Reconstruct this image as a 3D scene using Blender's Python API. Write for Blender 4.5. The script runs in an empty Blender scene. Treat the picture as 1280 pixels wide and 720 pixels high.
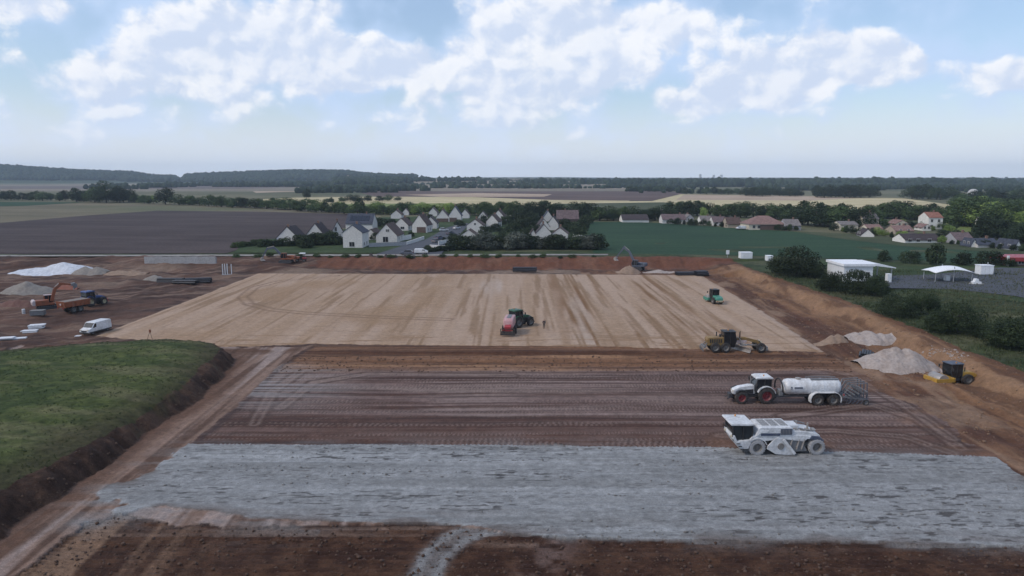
import bpy, math, random
import numpy as np
from mathutils import Vector, Matrix

R = math.radians
random.seed(7)
C = bpy.context.scene.collection
scene = bpy.context.scene

# ------------------------------------------------------------------ camera
CAM_H, FPX = 27.0, 890.0                   # metres above the pad, focal length in photo pixels
PITCH = math.atan(138.0 / FPX)
cam = bpy.data.cameras.new('camera')
cam.sensor_width = 36.0
cam.lens = 36.0 * FPX / 1280.0
cam.clip_start, cam.clip_end = 0.5, 120000.0
cam_ob = bpy.data.objects.new('camera', cam)
cam_ob.location = (0, 0, CAM_H)
cam_ob.rotation_euler = (math.pi / 2 - PITCH, 0, 0)
C.objects.link(cam_ob)
scene.camera = cam_ob

def ray(px, py):
    dx, dy = (px - 640.0) / FPX, -(py - 360.0) / FPX
    cp, sp = math.cos(PITCH), math.sin(PITCH)
    return dx, cp + dy * sp, -sp + dy * cp

def G(px, py, z=0.0):
    """photo pixel -> point on the level ground at height z"""
    d = ray(px, py)
    t = (z - CAM_H) / d[2]
    return (d[0] * t, d[1] * t, z)

def PXM(y):                                 # photo pixels per metre at ground distance y
    return FPX / (y * math.cos(PITCH) + CAM_H * math.sin(PITCH))

HAZE_D = 9e-5
# ------------------------------------------------------------------ light
SUN_EL, SUN_AZ = R(44), R(-112)             # azimuth from +Y (view direction), negative = left
sd = bpy.data.lights.new('sun', 'SUN')
sd.energy, sd.angle, sd.color = 1.5, R(10), (1.0, 0.91, 0.79)
so = bpy.data.objects.new('sun', sd)
dirv = Vector((math.sin(SUN_AZ) * math.cos(SUN_EL), math.cos(SUN_AZ) * math.cos(SUN_EL), math.sin(SUN_EL)))
so.rotation_euler = dirv.to_track_quat('Z', 'Y').to_euler()
so.location = dirv * 400
C.objects.link(so)

scene.view_settings.view_transform = 'Standard'
scene.view_settings.look = 'None'
scene.view_settings.exposure = 0.2
scene.view_settings.gamma = 1.0
scene.view_settings.use_curve_mapping = False
scene.cycles.max_bounces = 4
scene.cycles.diffuse_bounces = 2
scene.cycles.volume_bounces = 1
scene.cycles.transparent_max_bounces = 8
scene.cycles.use_denoising = True
scene.cycles.use_adaptive_sampling = True
scene.cycles.adaptive_threshold = 0.02

# ------------------------------------------------------------------ sky
world = bpy.data.worlds.new('World')
scene.world = world
world.use_nodes = True
wt = world.node_tree
world.cycles.sampling_method = 'MANUAL'
world.cycles.sample_map_resolution = 512
wt.nodes.clear()

class NT:
    """tiny node-graph helper"""
    def __init__(s, tree): s.t = tree
    def new(s, typ, **kw):
        n = s.t.nodes.new(typ)
        for k, v in kw.items(): setattr(n, k, v)
        return n
    def put(s, sock, v):
        if hasattr(v, 'is_output'): s.t.links.new(v, sock)
        elif v is not None: sock.default_value = v
    def m(s, op, a, b=None, c=None, clamp=False):
        n = s.new('ShaderNodeMath', operation=op, use_clamp=clamp)
        for i, v in enumerate((a, b, c)):
            if v is not None: s.put(n.inputs[i], v)
        return n.outputs[0]
    def noise(s, vec, scale, detail=4, rough=0.55, dist=0.0, dim='3D'):
        n = s.new('ShaderNodeTexNoise', noise_dimensions=dim)
        if vec is not None: s.put(n.inputs['Vector'], vec)
        n.inputs['Scale'].default_value = scale
        n.inputs['Detail'].default_value = detail
        n.inputs['Roughness'].default_value = rough
        n.inputs['Distortion'].default_value = dist
        return n.outputs[0]
    def xyz(s, x, y, z):
        n = s.new('ShaderNodeCombineXYZ')
        for i, v in enumerate((x, y, z)): s.put(n.inputs[i], v)
        return n.outputs[0]
    def sep(s, v):
        n = s.new('ShaderNodeSeparateXYZ'); s.put(n.inputs[0], v)
        return n.outputs
    def ramp(s, v, lo, hi, a=0.0, b=1.0, smooth=True):
        n = s.new('ShaderNodeMapRange', interpolation_type='SMOOTHSTEP' if smooth else 'LINEAR')
        for i, q in enumerate((v, lo, hi, a, b)): s.put(n.inputs[i], q)
        return n.outputs[0]
    def mix(s, f, a, b, blend='MIX'):
        n = s.new('ShaderNodeMix', data_type='RGBA', blend_type=blend)
        s.put(n.inputs[0], f); s.put(n.inputs[6], a); s.put(n.inputs[7], b)
        return n.outputs[2]
    def map(s, vec, scale):
        n = s.new('ShaderNodeMapping'); s.put(n.inputs[0], vec)
        n.inputs['Scale'].default_value = scale
        return n.outputs[0]

W = NT(wt)
sky = W.new('ShaderNodeTexSky', sky_type='NISHITA', sun_disc=False, sun_elevation=SUN_EL,
            sun_rotation=SUN_AZ, altitude=100, air_density=1.0, dust_density=1.6, ozone_density=2.0)
SKY_S = 0.15
gen = W.new('ShaderNodeTexCoord').outputs['Generated']
gx, gy, gz = W.sep(gen)
AZ = W.m('MULTIPLY', W.m('ARCTAN2', gx, gy), 57.29578)            # degrees, 0 = ahead
EL = W.m('MULTIPLY', W.m('ARCSINE', gz), 57.29578)
# cloud coordinates: flattened towards the horizon as a layer seen from below
elw = W.m('POWER', W.m('MAXIMUM', EL, 0.0), 0.85)
cv = W.xyz(W.m('MULTIPLY', AZ, 0.115), W.m('MULTIPLY', elw, 0.235), 0.0)
def puffs(vec, scale):
    n = W.new('ShaderNodeTexVoronoi', feature='SMOOTH_F1', voronoi_dimensions='2D')
    W.put(n.inputs['Vector'], vec); n.inputs['Scale'].default_value = scale; n.inputs['Smoothness'].default_value = 0.35
    return W.m('SUBTRACT', 0.45, n.outputs['Distance'])
def cloud_field(dx, dy):
    off = W.new('ShaderNodeVectorMath', operation='ADD')
    W.put(off.inputs[0], cv); off.inputs[1].default_value = (dx, dy, 0)
    v = off.outputs[0]
    wn = W.new('ShaderNodeTexNoise', noise_dimensions='2D'); W.put(wn.inputs['Vector'], v); wn.inputs['Scale'].default_value = 3.0; wn.inputs['Detail'].default_value = 3
    ws = W.new('ShaderNodeVectorMath', operation='MULTIPLY_ADD')
    W.put(ws.inputs[0], wn.outputs['Color']); ws.inputs[1].default_value = (.22, .22, 0); W.put(ws.inputs[2], v)
    v = ws.outputs[0]
    big = W.m('SUBTRACT', W.noise(v, 0.8, 2, 0.5, 0, '2D'), 0.5)
    det = W.m('SUBTRACT', W.noise(v, 3.2, 6, 0.64, 0, '2D'), 0.5)
    pf = W.m('ADD', W.m('MULTIPLY', puffs(v, 1.9), 0.24), W.m('MULTIPLY', puffs(v, 4.8), 0.13))
    return W.m('ADD', W.m('ADD', W.m('MULTIPLY', big, 0.30), W.m('MULTIPLY', det, 0.28)), pf)
f0 = cloud_field(3.1, 0.4)
f1 = cloud_field(3.1 - 0.06, 0.4 + 0.10)
# the individual clouds that stand in the sky ahead (azimuth, elevation, half width, half height, amount)
guide = None
def pxdir(px, py):
    d = ray(px, py); n = math.sqrt(sum(q * q for q in d))
    return math.degrees(math.atan2(d[0], d[1])), math.degrees(math.asin(d[2] / n))
for (px, py, rx, ry, am) in [(190, 78, 62, 20, .22), (265, 50, 70, 36, .30), (340, 55, 50, 26, .26), (400, 80, 62, 22, .26), (480, 84, 60, 18, .24), (545, 70, 40, 20, .14), (25, 10, 60, 16, .24),
                             (640, 20, 60, 30, .18), (730, 40, 90, 34, .20), (665, 110, 55, 20, .16), (1010, 82, 75, 24, .28), (930, 112, 62, 16, .26), (880, 132, 46, 12, .22), (1085, 58, 55, 20, .26),
                             (1180, 84, 80, 16, .14), (1272, 96, 26, 12, .34), (612, 116, 20, 12, .26), (400, 12, 30, 9, .20), (690, 120, 50, 22, .12), (860, 22, 110, 14, .12), (780, 90, 50, 20, .12),
                             (500, 22, 70, 22, -.22), (1215, 30, 90, 30, -.25), (845, 85, 50, 26, -.16), (90, 48, 36, 22, -.14), (1000, 12, 60, 10, -.10),
                             (300, 175, 420, 40, -.06), (1000, 180, 330, 34, -.10), (60, 110, 90, 30, .10), (240, 120, 90, 14, .12), (700, 165, 120, 16, .06), (300, 95, 330, 50, .02), (720, 75, 200, 70, .03), (150, 150, 260, 26, .03), (620, 150, 260, 22, .03)]:
    a, e = pxdir(px, py)
    ax = W.m('DIVIDE', W.m('SUBTRACT', AZ, a), rx / 15.5)
    ey = W.m('DIVIDE', W.m('SUBTRACT', EL, e), ry / 15.5)
    g = W.m('MULTIPLY', W.m('EXPONENT', W.m('MULTIPLY', W.m('ADD', W.m('MULTIPLY', ax, ax), W.m('MULTIPLY', ey, ey)), -0.7)), am)
    guide = g if guide is None else W.m('ADD', guide, g)
c0 = W.m('ADD', f0, guide)
c1 = W.m('ADD', f1, guide)
dens = W.ramp(c0, 0.03, 0.17)
veil = W.ramp(W.m('ADD', W.m('MULTIPLY', c0, 0.8), W.noise(cv, 1.1, 3, 0.55, 0, '2D')), 0.32, 0.74, 0.22, 0.92)   # thin milky veil round the clouds
lit = W.ramp(W.m('SUBTRACT', c0, c1), -0.08, 0.10)
core = W.ramp(c0, 0.16, 0.44)
lowf = W.ramp(EL, 0.2, 7.0, 1.0, 0.0)                         # clouds melt into haze low down
skyc = W.new('ShaderNodeVectorMath', operation='SCALE')
W.put(skyc.inputs[0], sky.outputs[0]); skyc.inputs['Scale'].default_value = SKY_S
bright = (0.96, 0.96, 0.98, 1); shade = (0.62, 0.70, 0.86, 1); haze_c = (0.82, 0.87, 0.96, 1)
ccol = W.mix(W.m('MULTIPLY', core, 0.30), W.mix(lit, shade, bright), shade)
base = W.mix(veil, skyc.outputs[0], (0.53, 0.68, 0.93, 1))
base = W.mix(W.m('MULTIPLY', lowf, 0.85), base, haze_c)
fin = W.mix(W.m('MULTIPLY', W.m('MULTIPLY', dens, 0.85), W.m('SUBTRACT', 1.0, W.m('MULTIPLY', lowf, 0.80))), base, ccol)
below = W.ramp(gz, -0.02, 0.0)
fin = W.mix(below, (0.20, 0.19, 0.17, 1), fin)
bg = W.new('ShaderNodeBackground'); W.put(bg.inputs['Color'], fin); bg.inputs['Strength'].default_value = 0.94
wo = W.new('ShaderNodeOutputWorld'); wt.links.new(bg.outputs[0], wo.inputs[0])

# ------------------------------------------------------------------ numpy noise
def vnoise(x, y, seed=0):
    xi = np.floor(x).astype(np.int64); yi = np.floor(y).astype(np.int64)
    fx = x - xi; fy = y - yi
    fx = fx * fx * (3 - 2 * fx); fy = fy * fy * (3 - 2 * fy)
    def hsh(a, b):
        n = (a * 374761393 + b * 668265263 + seed * 974634777) & 0xFFFFFFFF
        n = ((n ^ (n >> 13)) * 1274126177) & 0xFFFFFFFF
        n = ((n ^ (n >> 16)) * 2246822519) & 0xFFFFFFFF
        return ((n ^ (n >> 15)) & 0xFFFFFF) / float(0xFFFFFF)
    a = hsh(xi, yi); b = hsh(xi + 1, yi); c = hsh(xi, yi + 1); d = hsh(xi + 1, yi + 1)
    return a + (b - a) * fx + (c - a) * fy + (a - b - c + d) * fx * fy
def fbm(x, y, s, oct=4, seed=0, gain=0.5):
    """s = size of the largest lumps in metres (a number or a pair)"""
    sx, sy = s if isinstance(s, tuple) else (s, s)
    r = 0; a = 1; t = 0
    for i in range(oct):
        r = r + a * vnoise(x / sx * 2 ** i + 17.3 * i, y / sy * 2 ** i + 9.1 * i, seed + i)
        t += a; a *= gain
    return r / t
def sstep(a, b, x):
    t = np.clip((x - a) / (b - a), 0, 1)
    return t * t * (3 - 2 * t)
def lerp(a, b, t):
    a = np.asarray(a, float); b = np.asarray(b, float)
    if np.ndim(t) and a.ndim <= 1: a = a[None, :]
    if np.ndim(t) and b.ndim <= 1: b = b[None, :]
    t = np.asarray(t)[:, None] if np.ndim(t) else t
    return a + (b - a) * t
def polydist(x, y, pts):
    """distance to an open polyline"""
    d = np.full(x.shape, 1e9)
    for (x0, y0), (x1, y1) in zip(pts[:-1], pts[1:]):
        vx, vy = x1 - x0, y1 - y0
        t = np.clip(((x - x0) * vx + (y - y0) * vy) / (vx * vx + vy * vy + 1e-9), 0, 1)
        d = np.minimum(d, np.hypot(x - x0 - t * vx, y - y0 - t * vy))
    return d
def polysd(x, y, pts):
    """signed distance to a closed polygon, positive inside"""
    ins = np.zeros(x.shape, bool)
    n = len(pts)
    for i in range(n):
        (x0, y0), (x1, y1) = pts[i], pts[(i + 1) % n]
        if y0 == y1: continue
        c = ((y0 > y) != (y1 > y)) & (x < (x1 - x0) * (y - y0) / (y1 - y0) + x0)
        ins ^= c
    d = polydist(x, y, list(pts) + [pts[0]])
    return np.where(ins, d, -d)
def GP(*pp, z=0.0):
    return [G(a, b, z)[:2] for a, b in pp]

# ------------------------------------------------------------------ object helpers
def tag(o, label=None, cat=None, group=None, kind=None):
    if label: o['label'] = label
    if cat: o['category'] = cat
    if group: o['group'] = group
    if kind: o['kind'] = kind
    return o
def empty(name, loc=(0, 0, 0), rz=0.0):
    o = bpy.data.objects.new(name, None); C.objects.link(o)
    o.empty_display_size = 0.5
    o.location = loc; o.rotation_euler = (0, 0, rz)
    return o
def link(name, me, mat, parent=None):
    o = bpy.data.objects.new(name, me); C.objects.link(o)
    if mat is not None and not me.materials: me.materials.append(mat)
    if parent: o.parent = parent
    return o
def mesh_np(name, V, F, smooth=False):
    """V (n,3) array, F (m,k) array of equal-sized faces"""
    V = np.asarray(V, np.float32); F = np.asarray(F, np.int32)
    me = bpy.data.meshes.new(name)
    k = F.shape[1]
    me.vertices.add(len(V)); me.vertices.foreach_set('co', V.ravel())
    me.loops.add(F.size); me.loops.foreach_set('vertex_index', F.ravel())
    me.polygons.add(len(F)); me.polygons.foreach_set('loop_start', np.arange(0, F.size, k, dtype=np.int32))
    me.polygons.foreach_set('loop_total', np.full(len(F), k, np.int32))
    if smooth: me.polygons.foreach_set('use_smooth', np.ones(len(F), bool))
    me.update(calc_edges=True)
    return me
def copy_tree(o, parent=None):
    c = o.copy(); C.objects.link(c); c.parent = parent
    for k in ('label', 'group'):
        if parent is None and k in c.keys(): del c[k]
    for ch in KIDS.get(o.name, []): copy_tree(ch, c)
    return c
KIDS = {}

class MB:
    """collects shapes into one mesh"""
    def __init__(s): s.v = []; s.f = []
    def add(s, vs, fs, M=None):
        b = len(s.v)
        s.v += [tuple(M @ Vector(p)) if M else tuple(p) for p in vs]
        s.f += [tuple(i + b for i in f) for f in fs]
        return s
    def box(s, x0, x1, y0, y1, z0, z1, M=None):
        vs = [(x, y, z) for z in (z0, z1) for y in (y0, y1) for x in (x0, x1)]
        return s.add(vs, [(0, 2, 3, 1), (4, 5, 7, 6), (0, 1, 5, 4), (2, 6, 7, 3), (0, 4, 6, 2), (1, 3, 7, 5)], M)
    def prism(s, prof, y0, y1, M=None, prof2=None):
        """profile [(x,z)] extruded along y; prof2 = another profile at y1"""
        n = len(prof); q = prof2 or prof
        a = sum(prof[i][0] * prof[(i + 1) % n][1] - prof[(i + 1) % n][0] * prof[i][1] for i in range(n))
        vs = [(x, y0, z) for x, z in prof] + [(x, y1, z) for x, z in q]
        fs = [tuple(range(n)), tuple(range(2 * n - 1, n - 1, -1))] + [(i + n, (i + 1) % n + n, (i + 1) % n, i) for i in range(n)]
        if a < 0: fs = [tuple(reversed(f)) for f in fs]
        return s.add(vs, fs, M)
    def prism_z(s, prof, z0, z1, M=None):
        n = len(prof)
        a = sum(prof[i][0] * prof[(i + 1) % n][1] - prof[(i + 1) % n][0] * prof[i][1] for i in range(n))
        vs = [(x, y, z0) for x, y in prof] + [(x, y, z1) for x, y in prof]
        fs = [tuple(range(n - 1, -1, -1)), tuple(range(n, 2 * n))] + [(i, (i + 1) % n, (i + 1) % n + n, i + n) for i in range(n)]
        if a < 0: fs = [tuple(reversed(f)) for f in fs]
        return s.add(vs, fs, M)
    def cyl(s, p0, p1, r0, r1=None, n=10, M=None):
        p0 = Vector(p0); p1 = Vector(p1); r1 = r0 if r1 is None else r1
        d = (p1 - p0).normalized()
        a = d.orthogonal().normalized(); b = d.cross(a)
        vs = []
        for p, r in ((p0, r0), (p1, r1)):
            vs += [tuple(p + (a * math.cos(2 * math.pi * i / n) + b * math.sin(2 * math.pi * i / n)) * r) for i in range(n)]
        fs = [(i, (i + 1) % n, (i + 1) % n + n, i + n) for i in range(n)] + [tuple(range(n - 1, -1, -1)), tuple(range(n, 2 * n))]
        return s.add(vs, fs, M)
    def bar(s, p0, p1, w, h=None, M=None, w1=None, h1=None):
        """rectangular bar between two points"""
        h = w if h is None else h; w1 = w if w1 is None else w1; h1 = h if h1 is None else h1
        p0 = Vector(p0); p1 = Vector(p1); d = (p1 - p0).normalized()
        up = Vector((0, 0, 1)) if abs(d.z) < .95 else Vector((1, 0, 0))
        a = d.cross(up).normalized(); b = a.cross(d)
        vs = []
        for p, ww, hh in ((p0, w, h), (p1, w1, h1)):
            vs += [tuple(p + a * sx * ww / 2 + b * sz * hh / 2) for sx, sz in ((-1, -1), (1, -1), (1, 1), (-1, 1))]
        return s.add(vs, [(0, 1, 2, 3), (7, 6, 5, 4), (0, 4, 5, 1), (1, 5, 6, 2), (2, 6, 7, 3), (3, 7, 4, 0)], M)
    def tube(s, pts, r, n=6, M=None):
        for a, b in zip(pts[:-1], pts[1:]): s.cyl(a, b, r, r, n, M)
        return s
    def lathe(s, prof, n=24, M=None, closed=False):
        """profile [(r, y)] turned round the y axis"""
        k = len(prof); vs = []; fs = []
        for i in range(n):
            a = 2 * math.pi * i / n
            vs += [(r * math.cos(a), y, r * math.sin(a)) for r, y in prof]
        for i in range(n):
            for j in range(k if closed else k - 1):
                a, b = i * k + j, i * k + (j + 1) % k
                c, d = ((i + 1) % n) * k + (j + 1) % k, ((i + 1) % n) * k + j
                fs.append((a, b, c, d))
        return s.add(vs, fs, M)
    def mesh(s, name, smooth=None):
        me = bpy.data.meshes.new(name)
        me.from_pydata(s.v, [], s.f); me.validate(); me.update()
        if smooth is not None:
            me.polygons.foreach_set('use_smooth', np.ones(len(me.polygons), bool))
            me.set_sharp_from_angle(angle=R(smooth))
        return me
    def build(s, name, mat, parent=None, bevel=0.0, smooth=None):
        me = s.mesh(name, smooth)
        o = link(name, me, mat, parent)
        if parent: KIDS.setdefault(parent.name, []).append(o)
        if bevel:
            b = o.modifiers.new('edge', 'BEVEL'); b.width = bevel; b.segments = 2; b.limit_method = 'ANGLE'; b.angle_limit = R(40)
            b.harden_normals = False
        return o

# ------------------------------------------------------------------ materials
MATS = {}
def material(name):
    m = bpy.data.materials.new(name); m.use_nodes = True
    MATS[name] = m
    t = m.node_tree; t.nodes.clear()
    n = NT(t)
    b = n.new('ShaderNodeBsdfPrincipled')
    o = n.new('ShaderNodeOutputMaterial')
    t.links.new(b.outputs[0], o.inputs[0])
    return m, n, b
def paint(name, col, rough=0.5, dirt=0.25, dirtcol=(0.16, 0.11, 0.08), metal=0.0, scale=1.5, spec=0.5):
    """painted or plain surface with uneven dust and wear"""
    m, n, b = material(name)
    tc = n.new('ShaderNodeTexCoord').outputs['Object']
    f = n.ramp(n.noise(tc, scale, 6, 0.65), 0.38, 0.72, 0.0, dirt)
    c = n.mix(f, (*col, 1), (*dirtcol, 1))
    v = n.ramp(n.noise(tc, scale * 5, 3), 0.3, 0.7, 0.86, 1.1)
    vm = n.new('ShaderNodeVectorMath', operation='SCALE'); n.put(vm.inputs[0], c); n.put(vm.inputs['Scale'], v)
    n.put(b.inputs['Base Color'], vm.outputs[0])
    n.put(b.inputs['Roughness'], n.ramp(n.noise(tc, scale * 2, 3), 0.3, 0.7, max(rough - .1, .05), min(rough + .15, 1)))
    b.inputs['Metallic'].default_value = metal
    b.inputs['Specular IOR Level'].default_value = spec
    return m
def glassy(name, col=(0.012, 0.015, 0.02)):
    m, n, b = material(name)
    b.inputs['Base Color'].default_value = (*col, 1)
    b.inputs['Roughness'].default_value = 0.08
    b.inputs['Specular IOR Level'].default_value = 0.6
    return m
# ================================================================== the site: one height field, split by kind of ground
ZOUT = 2.5
crest = GP((860, 323), (905, 327), (940, 339), (992, 360), (1060, 382), (1145, 419), (1227, 455), (1280, 478), (1420, 545), z=1.9)
SITE = [(-260, 222), (-60, 221)] + [(0, 220)] + crest + [(110, 20), (110, -60), (-260, -60)]
GRASS_EDGE = GP((860, 321.5), (915, 324), (960, 342), (1035, 365), (1110, 395), (1160, 412), (1210, 435), (1280, 460), (1420, 525), z=2.3)
VERGE_IN = [(-260, 223), (-60, 222.5), (0, 221.5)] + GRASS_EDGE + [(125, 20), (125, -60), (-260, -60)]
PAD = GP((322, 342.5), (600, 342.5), (876, 344), (960, 394), (1030, 440), (860, 436), (700, 433), (400, 430), (285, 434), (200, 428), (120, 420), (136, 414))
RUT = GP((398, 430), (700, 433), (1032, 440), (1078, 470), (1160, 515), (1252, 572), (900, 560.5), (600, 557), (235, 555.5), (262, 536), (300, 504), (344, 462), (372, 442))
TREAT = GP((235, 555), (600, 556.5), (900, 560), (1247, 571.5), (1260, 582), (1285, 601), (1420, 680), (1420, 688), (1280, 683), (1100, 680), (900, 676), (700, 670), (640, 667), (600, 657), (545, 653), (420, 655),
           (300, 650), (145, 641), (152, 611))
TILL = GP((150, 640), (300, 650), (420, 655), (545, 653), (640, 667), (900, 676), (1280, 683), (1420, 690), (1500, 900), (640, 1000), (-200, 1000), (20, 725))
CURVE = GP((640, 655), (600, 660), (570, 670), (545, 690), (530, 720), (522, 760))
FOOT = GP((296, 450), (291, 458), (249, 500), (178, 551), (111, 596), (36, 642), (-30, 690), (-120, 760))
MOUND = FOOT + [(-60, 20), (-200, 10), (-200, 92), (-95, 97), (-78, 103), (-66, 108), (-54, 111), (-45, 109)]
LOOP_A = GP((312, 381), (303, 372), (318, 360), (350, 352), (420, 345))
LOOP_B = GP((312, 381), (340, 388), (380, 392), (470, 397), (560, 400))
TURNS = [GP((560, 448), (440, 450), (380, 462), (340, 490), (318, 530)), GP((640, 470), (460, 468), (392, 478), (350, 510)), GP((980, 520), (1090, 505), (1150, 525), (1200, 560)),
         GP((900, 545), (1040, 538), (1130, 545), (1190, 566)), GP((980, 452), (1060, 468), (1130, 505), (1190, 548))]
MOUND_H = 3.3

def seg_axis(p0, p1):
    d = np.array([p1[0] - p0[0], p1[1] - p0[1]]); d /= np.hypot(*d)
    return d
HA = seg_axis(FOOT[5], FOOT[1])              # direction of the haul track
RA = seg_axis(crest[7], crest[3])            # direction of the right bank

ZN = ['grass_verge', 'graded_pad', 'rutted_soil', 'treated_soil', 'tilled_soil', 'haul_track', 'grass_mound', 'mound_bank', 'works_ground', 'earth_bank', 'cut_slope']

def terrain(x, y, want_col=True):
    x = np.asarray(x, float).ravel(); y = np.asarray(y, float).ravel()
    w1 = fbm(x, y, 2.2, 3, 11) - .5           # raggedness of the borders
    w2 = fbm(x, y, 9.0, 3, 12) - .5
    sS = polysd(x, y, SITE) + w1 * 1.2 + w2 * 1.5
    sV = polysd(x, y, VERGE_IN) + w1 * 1.2 + w2 * 1.8
    sP = polysd(x, y, PAD) + w1 * .5
    sR = polysd(x, y, RUT) + w1 * .8 + np.where(x > 25, w2 * 7 + w1 * 2, 0)
    tooth = (np.abs(((x + .2 * w1) / .42) % 1 - .5) - .25) * .5
    sT = polysd(x, y, TREAT) + w1 * .5 + np.where(y > 63, tooth, w2 * .9) + np.where(x < -20, (w2 * 5 + w1 * 3) * sstep(-18, -32, x) * (y < 67), 0)
    sK = polysd(x, y, TILL) + w1 * .3 + np.where(x < -12, (w2 * 4 + w1 * 2) * sstep(-12, -25, x), 0)
    dC = polydist(x, y, CURVE)
    sM = polysd(x, y, MOUND) + w1 * 1.3 + w2 * 1.6
    z = np.zeros(x.shape, np.int8)
    site = sV > 0
    z[site] = np.where(x[site] < 20, 8, 9)                       # works ground left, earth right
    right = site & (x > 20)
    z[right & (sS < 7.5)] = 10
    z[site & (y < 57) & (x > -10) & (x < 58)] = 4
    z[site & (y > 207 + w1 * 2) & (x > -62 + w2 * 14)] = 9
    haul = site & (x < 0) & (y < 112 + 3 * w1) & (x > -80)
    z[haul] = 5
    z[sK > 0] = 4
    z[sR > 0] = 2
    z[sP > 0] = 1
    z[sT > 0] = 3
    z[(sM > 0)] = 7
    z[(sM > 2.1 + w1 * 1.8 + w2 * 2.2)] = 6
    # ---------------- heights
    outer = np.where(x > 40, 1.9 + .6 * sstep(0, 25, -sS), ZOUT)
    outer = np.where(y > 215, ZOUT, outer)
    bankw = np.where(y > 195, 9.0, 3.2)
    h = outer * (1 - sstep(0, 1, np.clip(sS, 0, 99) / bankw))
    left = sstep(-30, -75, x) * sstep(150, 225, y)
    h = h * (1 - left) + left * (ZOUT * sstep(196, 222, y))
    h += (fbm(x, y, 14, 2, 31) - .5) * .25 * sstep(0, 3, np.abs(sP)) * (sP < 0) * sstep(66, 76, y)
    hm = np.clip(sM, 0, None)
    mound = 1.25 * (1 - np.exp(-(hm / 1.0) ** 1.5)) + (MOUND_H - 1.25) * (1 - np.exp(-hm / 5.5))
    h += mound
    r1 = fbm(x, y, .55, 2, 41) - .5; r2 = fbm(x, y, 1.6, 3, 42) - .5; r3 = fbm(x, y, 5, 3, 43) - .5
    k = z == 1; h[k] += .12 * sstep(0, .8, sP[k])
    lane = fbm(x, y, (60, 1.15), 2, 51) - .5
    k = z == 2
    top = sstep(96, 102, y)                                      # windrows at the far end of the rutted soil
    h[k] += ((.10 + .55 * top[k]) * lane[k] + (.05 + .10 * top[k]) * r2[k] + .03 * r1[k]) * 1.0
    lid = np.floor(y / .62 + .5 * (fbm(x, y, 40, 2, 56) - .5))
    lh = np.modf(np.abs(np.sin(lid * 12.9898) * 43758.5453))[0]; lh2 = np.modf(lh * 57.31)[0]
    lug = np.sin(2 * np.pi * (x / (.34 + .30 * lh) + lh2 + .4 * np.abs(((y / .62) % 1) - .5)))
    lugon = (lh2 > .42) * sstep(.36, .58, fbm(x, y, (7, .62), 3, 57))
    h[k] += .03 * (lug * (1 - top) * lugon)[k]
    k = z == 3; h[k] += .06 + .16 * (fbm(x[k], y[k], (7, .5), 3, 53) - .5) + .05 * r1[k]
    k = z == 4; h[k] += -.16 + .085 * np.sin(2 * np.pi * (y[k] + .25 * r3[k] + .12 * r2[k]) / .55) * (.5 + fbm(x[k], y[k], 4, 2, 58)) + .14 * r1[k] + .10 * r2[k]
    k = z == 5
    u = x * HA[0] + y * HA[1]; v = -x * HA[1] + y * HA[0]
    h[k] += .22 * (fbm(u[k], v[k], (14, .7), 3, 54) - .5) + .08 * r1[k]
    k = z == 6; h[k] += .12 * r1[k] + .22 * r2[k]
    k = z == 7; h[k] += .20 * r1[k] + .34 * r2[k]
    k = z == 8; h[k] += .50 * r2[k] + 1.3 * r3[k] * sstep(0, 6, -sP[k])
    k = (z == 9) | (z == 10)
    ur = x * RA[0] + y * RA[1]; vr = -x * RA[1] + y * RA[0]
    h[k] += (.55 * (fbm(ur[k], vr[k], (16, 1.3), 3, 55) - .5) + .40 * r2[k] + .8 * r3[k] + .1 * r1[k]) * sstep(0, 4, -np.maximum(sP, sR)[k])
    k = z == 0; h[k] += (.16 * r2[k] + .25 * r3[k]) * sstep(228, 214, y[k])
    # a low heap of spoil beside the gravel, right of the pad
    hx, hy, _ = G(1045, 428)
    h += 1.0 * np.exp(-(((x - hx) / 2.6) ** 2 + ((y - hy) / 6) ** 2)) * sstep(0, 2, -sP)
    if not want_col: return h, z, None
    # ---------------- colours of the ground, shadow lines of the ledges painted in
    c = np.zeros((len(x), 3))
    n1 = fbm(x, y, 1.1, 3, 61); n2 = fbm(x, y, 6, 3, 62); n3 = fbm(x, y, 28, 3, 63); sp = fbm(x, y, .35, 2, 64)
    def over(c, col, f): return lerp(c, col, np.clip(f, 0, 1))
    k = z == 1
    X, Y = x[k], y[k]
    q = lerp((.345, .262, .188), (.405, .322, .250), sstep(.3, .7, fbm(X, Y, (2.2, 70), 3, 71)))
    q = over(q, (.44, .385, .335), sstep(.50, .75, fbm(X, Y, (4.5, 60), 3, 72)) * sstep(-16, -6, X) * sstep(26, 6, X) * .9)
    q = over(q, (.37, .31, .26), sstep(.55, .7, fbm(X, Y, (6, 90), 2, 78)) * sstep(28, 44, X) * .8)
    brown = sstep(.52, .68, fbm(X, Y, (1.0, 55), 3, 73)) * sstep(4, 14, X) * sstep(46, 32, X)
    q = over(q, (.19, .115, .062), brown * (.5 + .65 * sstep(.35, .6, fbm(X, Y, (5, 30), 2, 79))))
    q = over(q, (.24, .17, .11), sstep(.57, .72, fbm(X, Y, (.9, 26), 3, 74)) * .8)
    q = over(q, (.27, .19, .125), sstep(.58, .72, fbm(X, Y, (9, 1.2), 3, 75)) * sstep(128, 116, Y) * .8)
    q = over(q, (.25, .175, .115), sstep(.57, .70, fbm(X, Y, (3, 7), 3, 76)) * sstep(134, 118, Y) * sstep(10, 24, X) * sstep(46, 36, X) * .8)
    q = over(q, (.30, .215, .14), sstep(.5, .7, fbm(X, Y, (14, 20), 3, 77)) * sstep(-8, -24, X) * .7)
    for pl in (LOOP_A, LOOP_B):
        d = polydist(X, Y, pl)
        q = over(q, (.15, .10, .07), np.exp(-((d - 1.0) / .28) ** 2) * .8)
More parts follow.
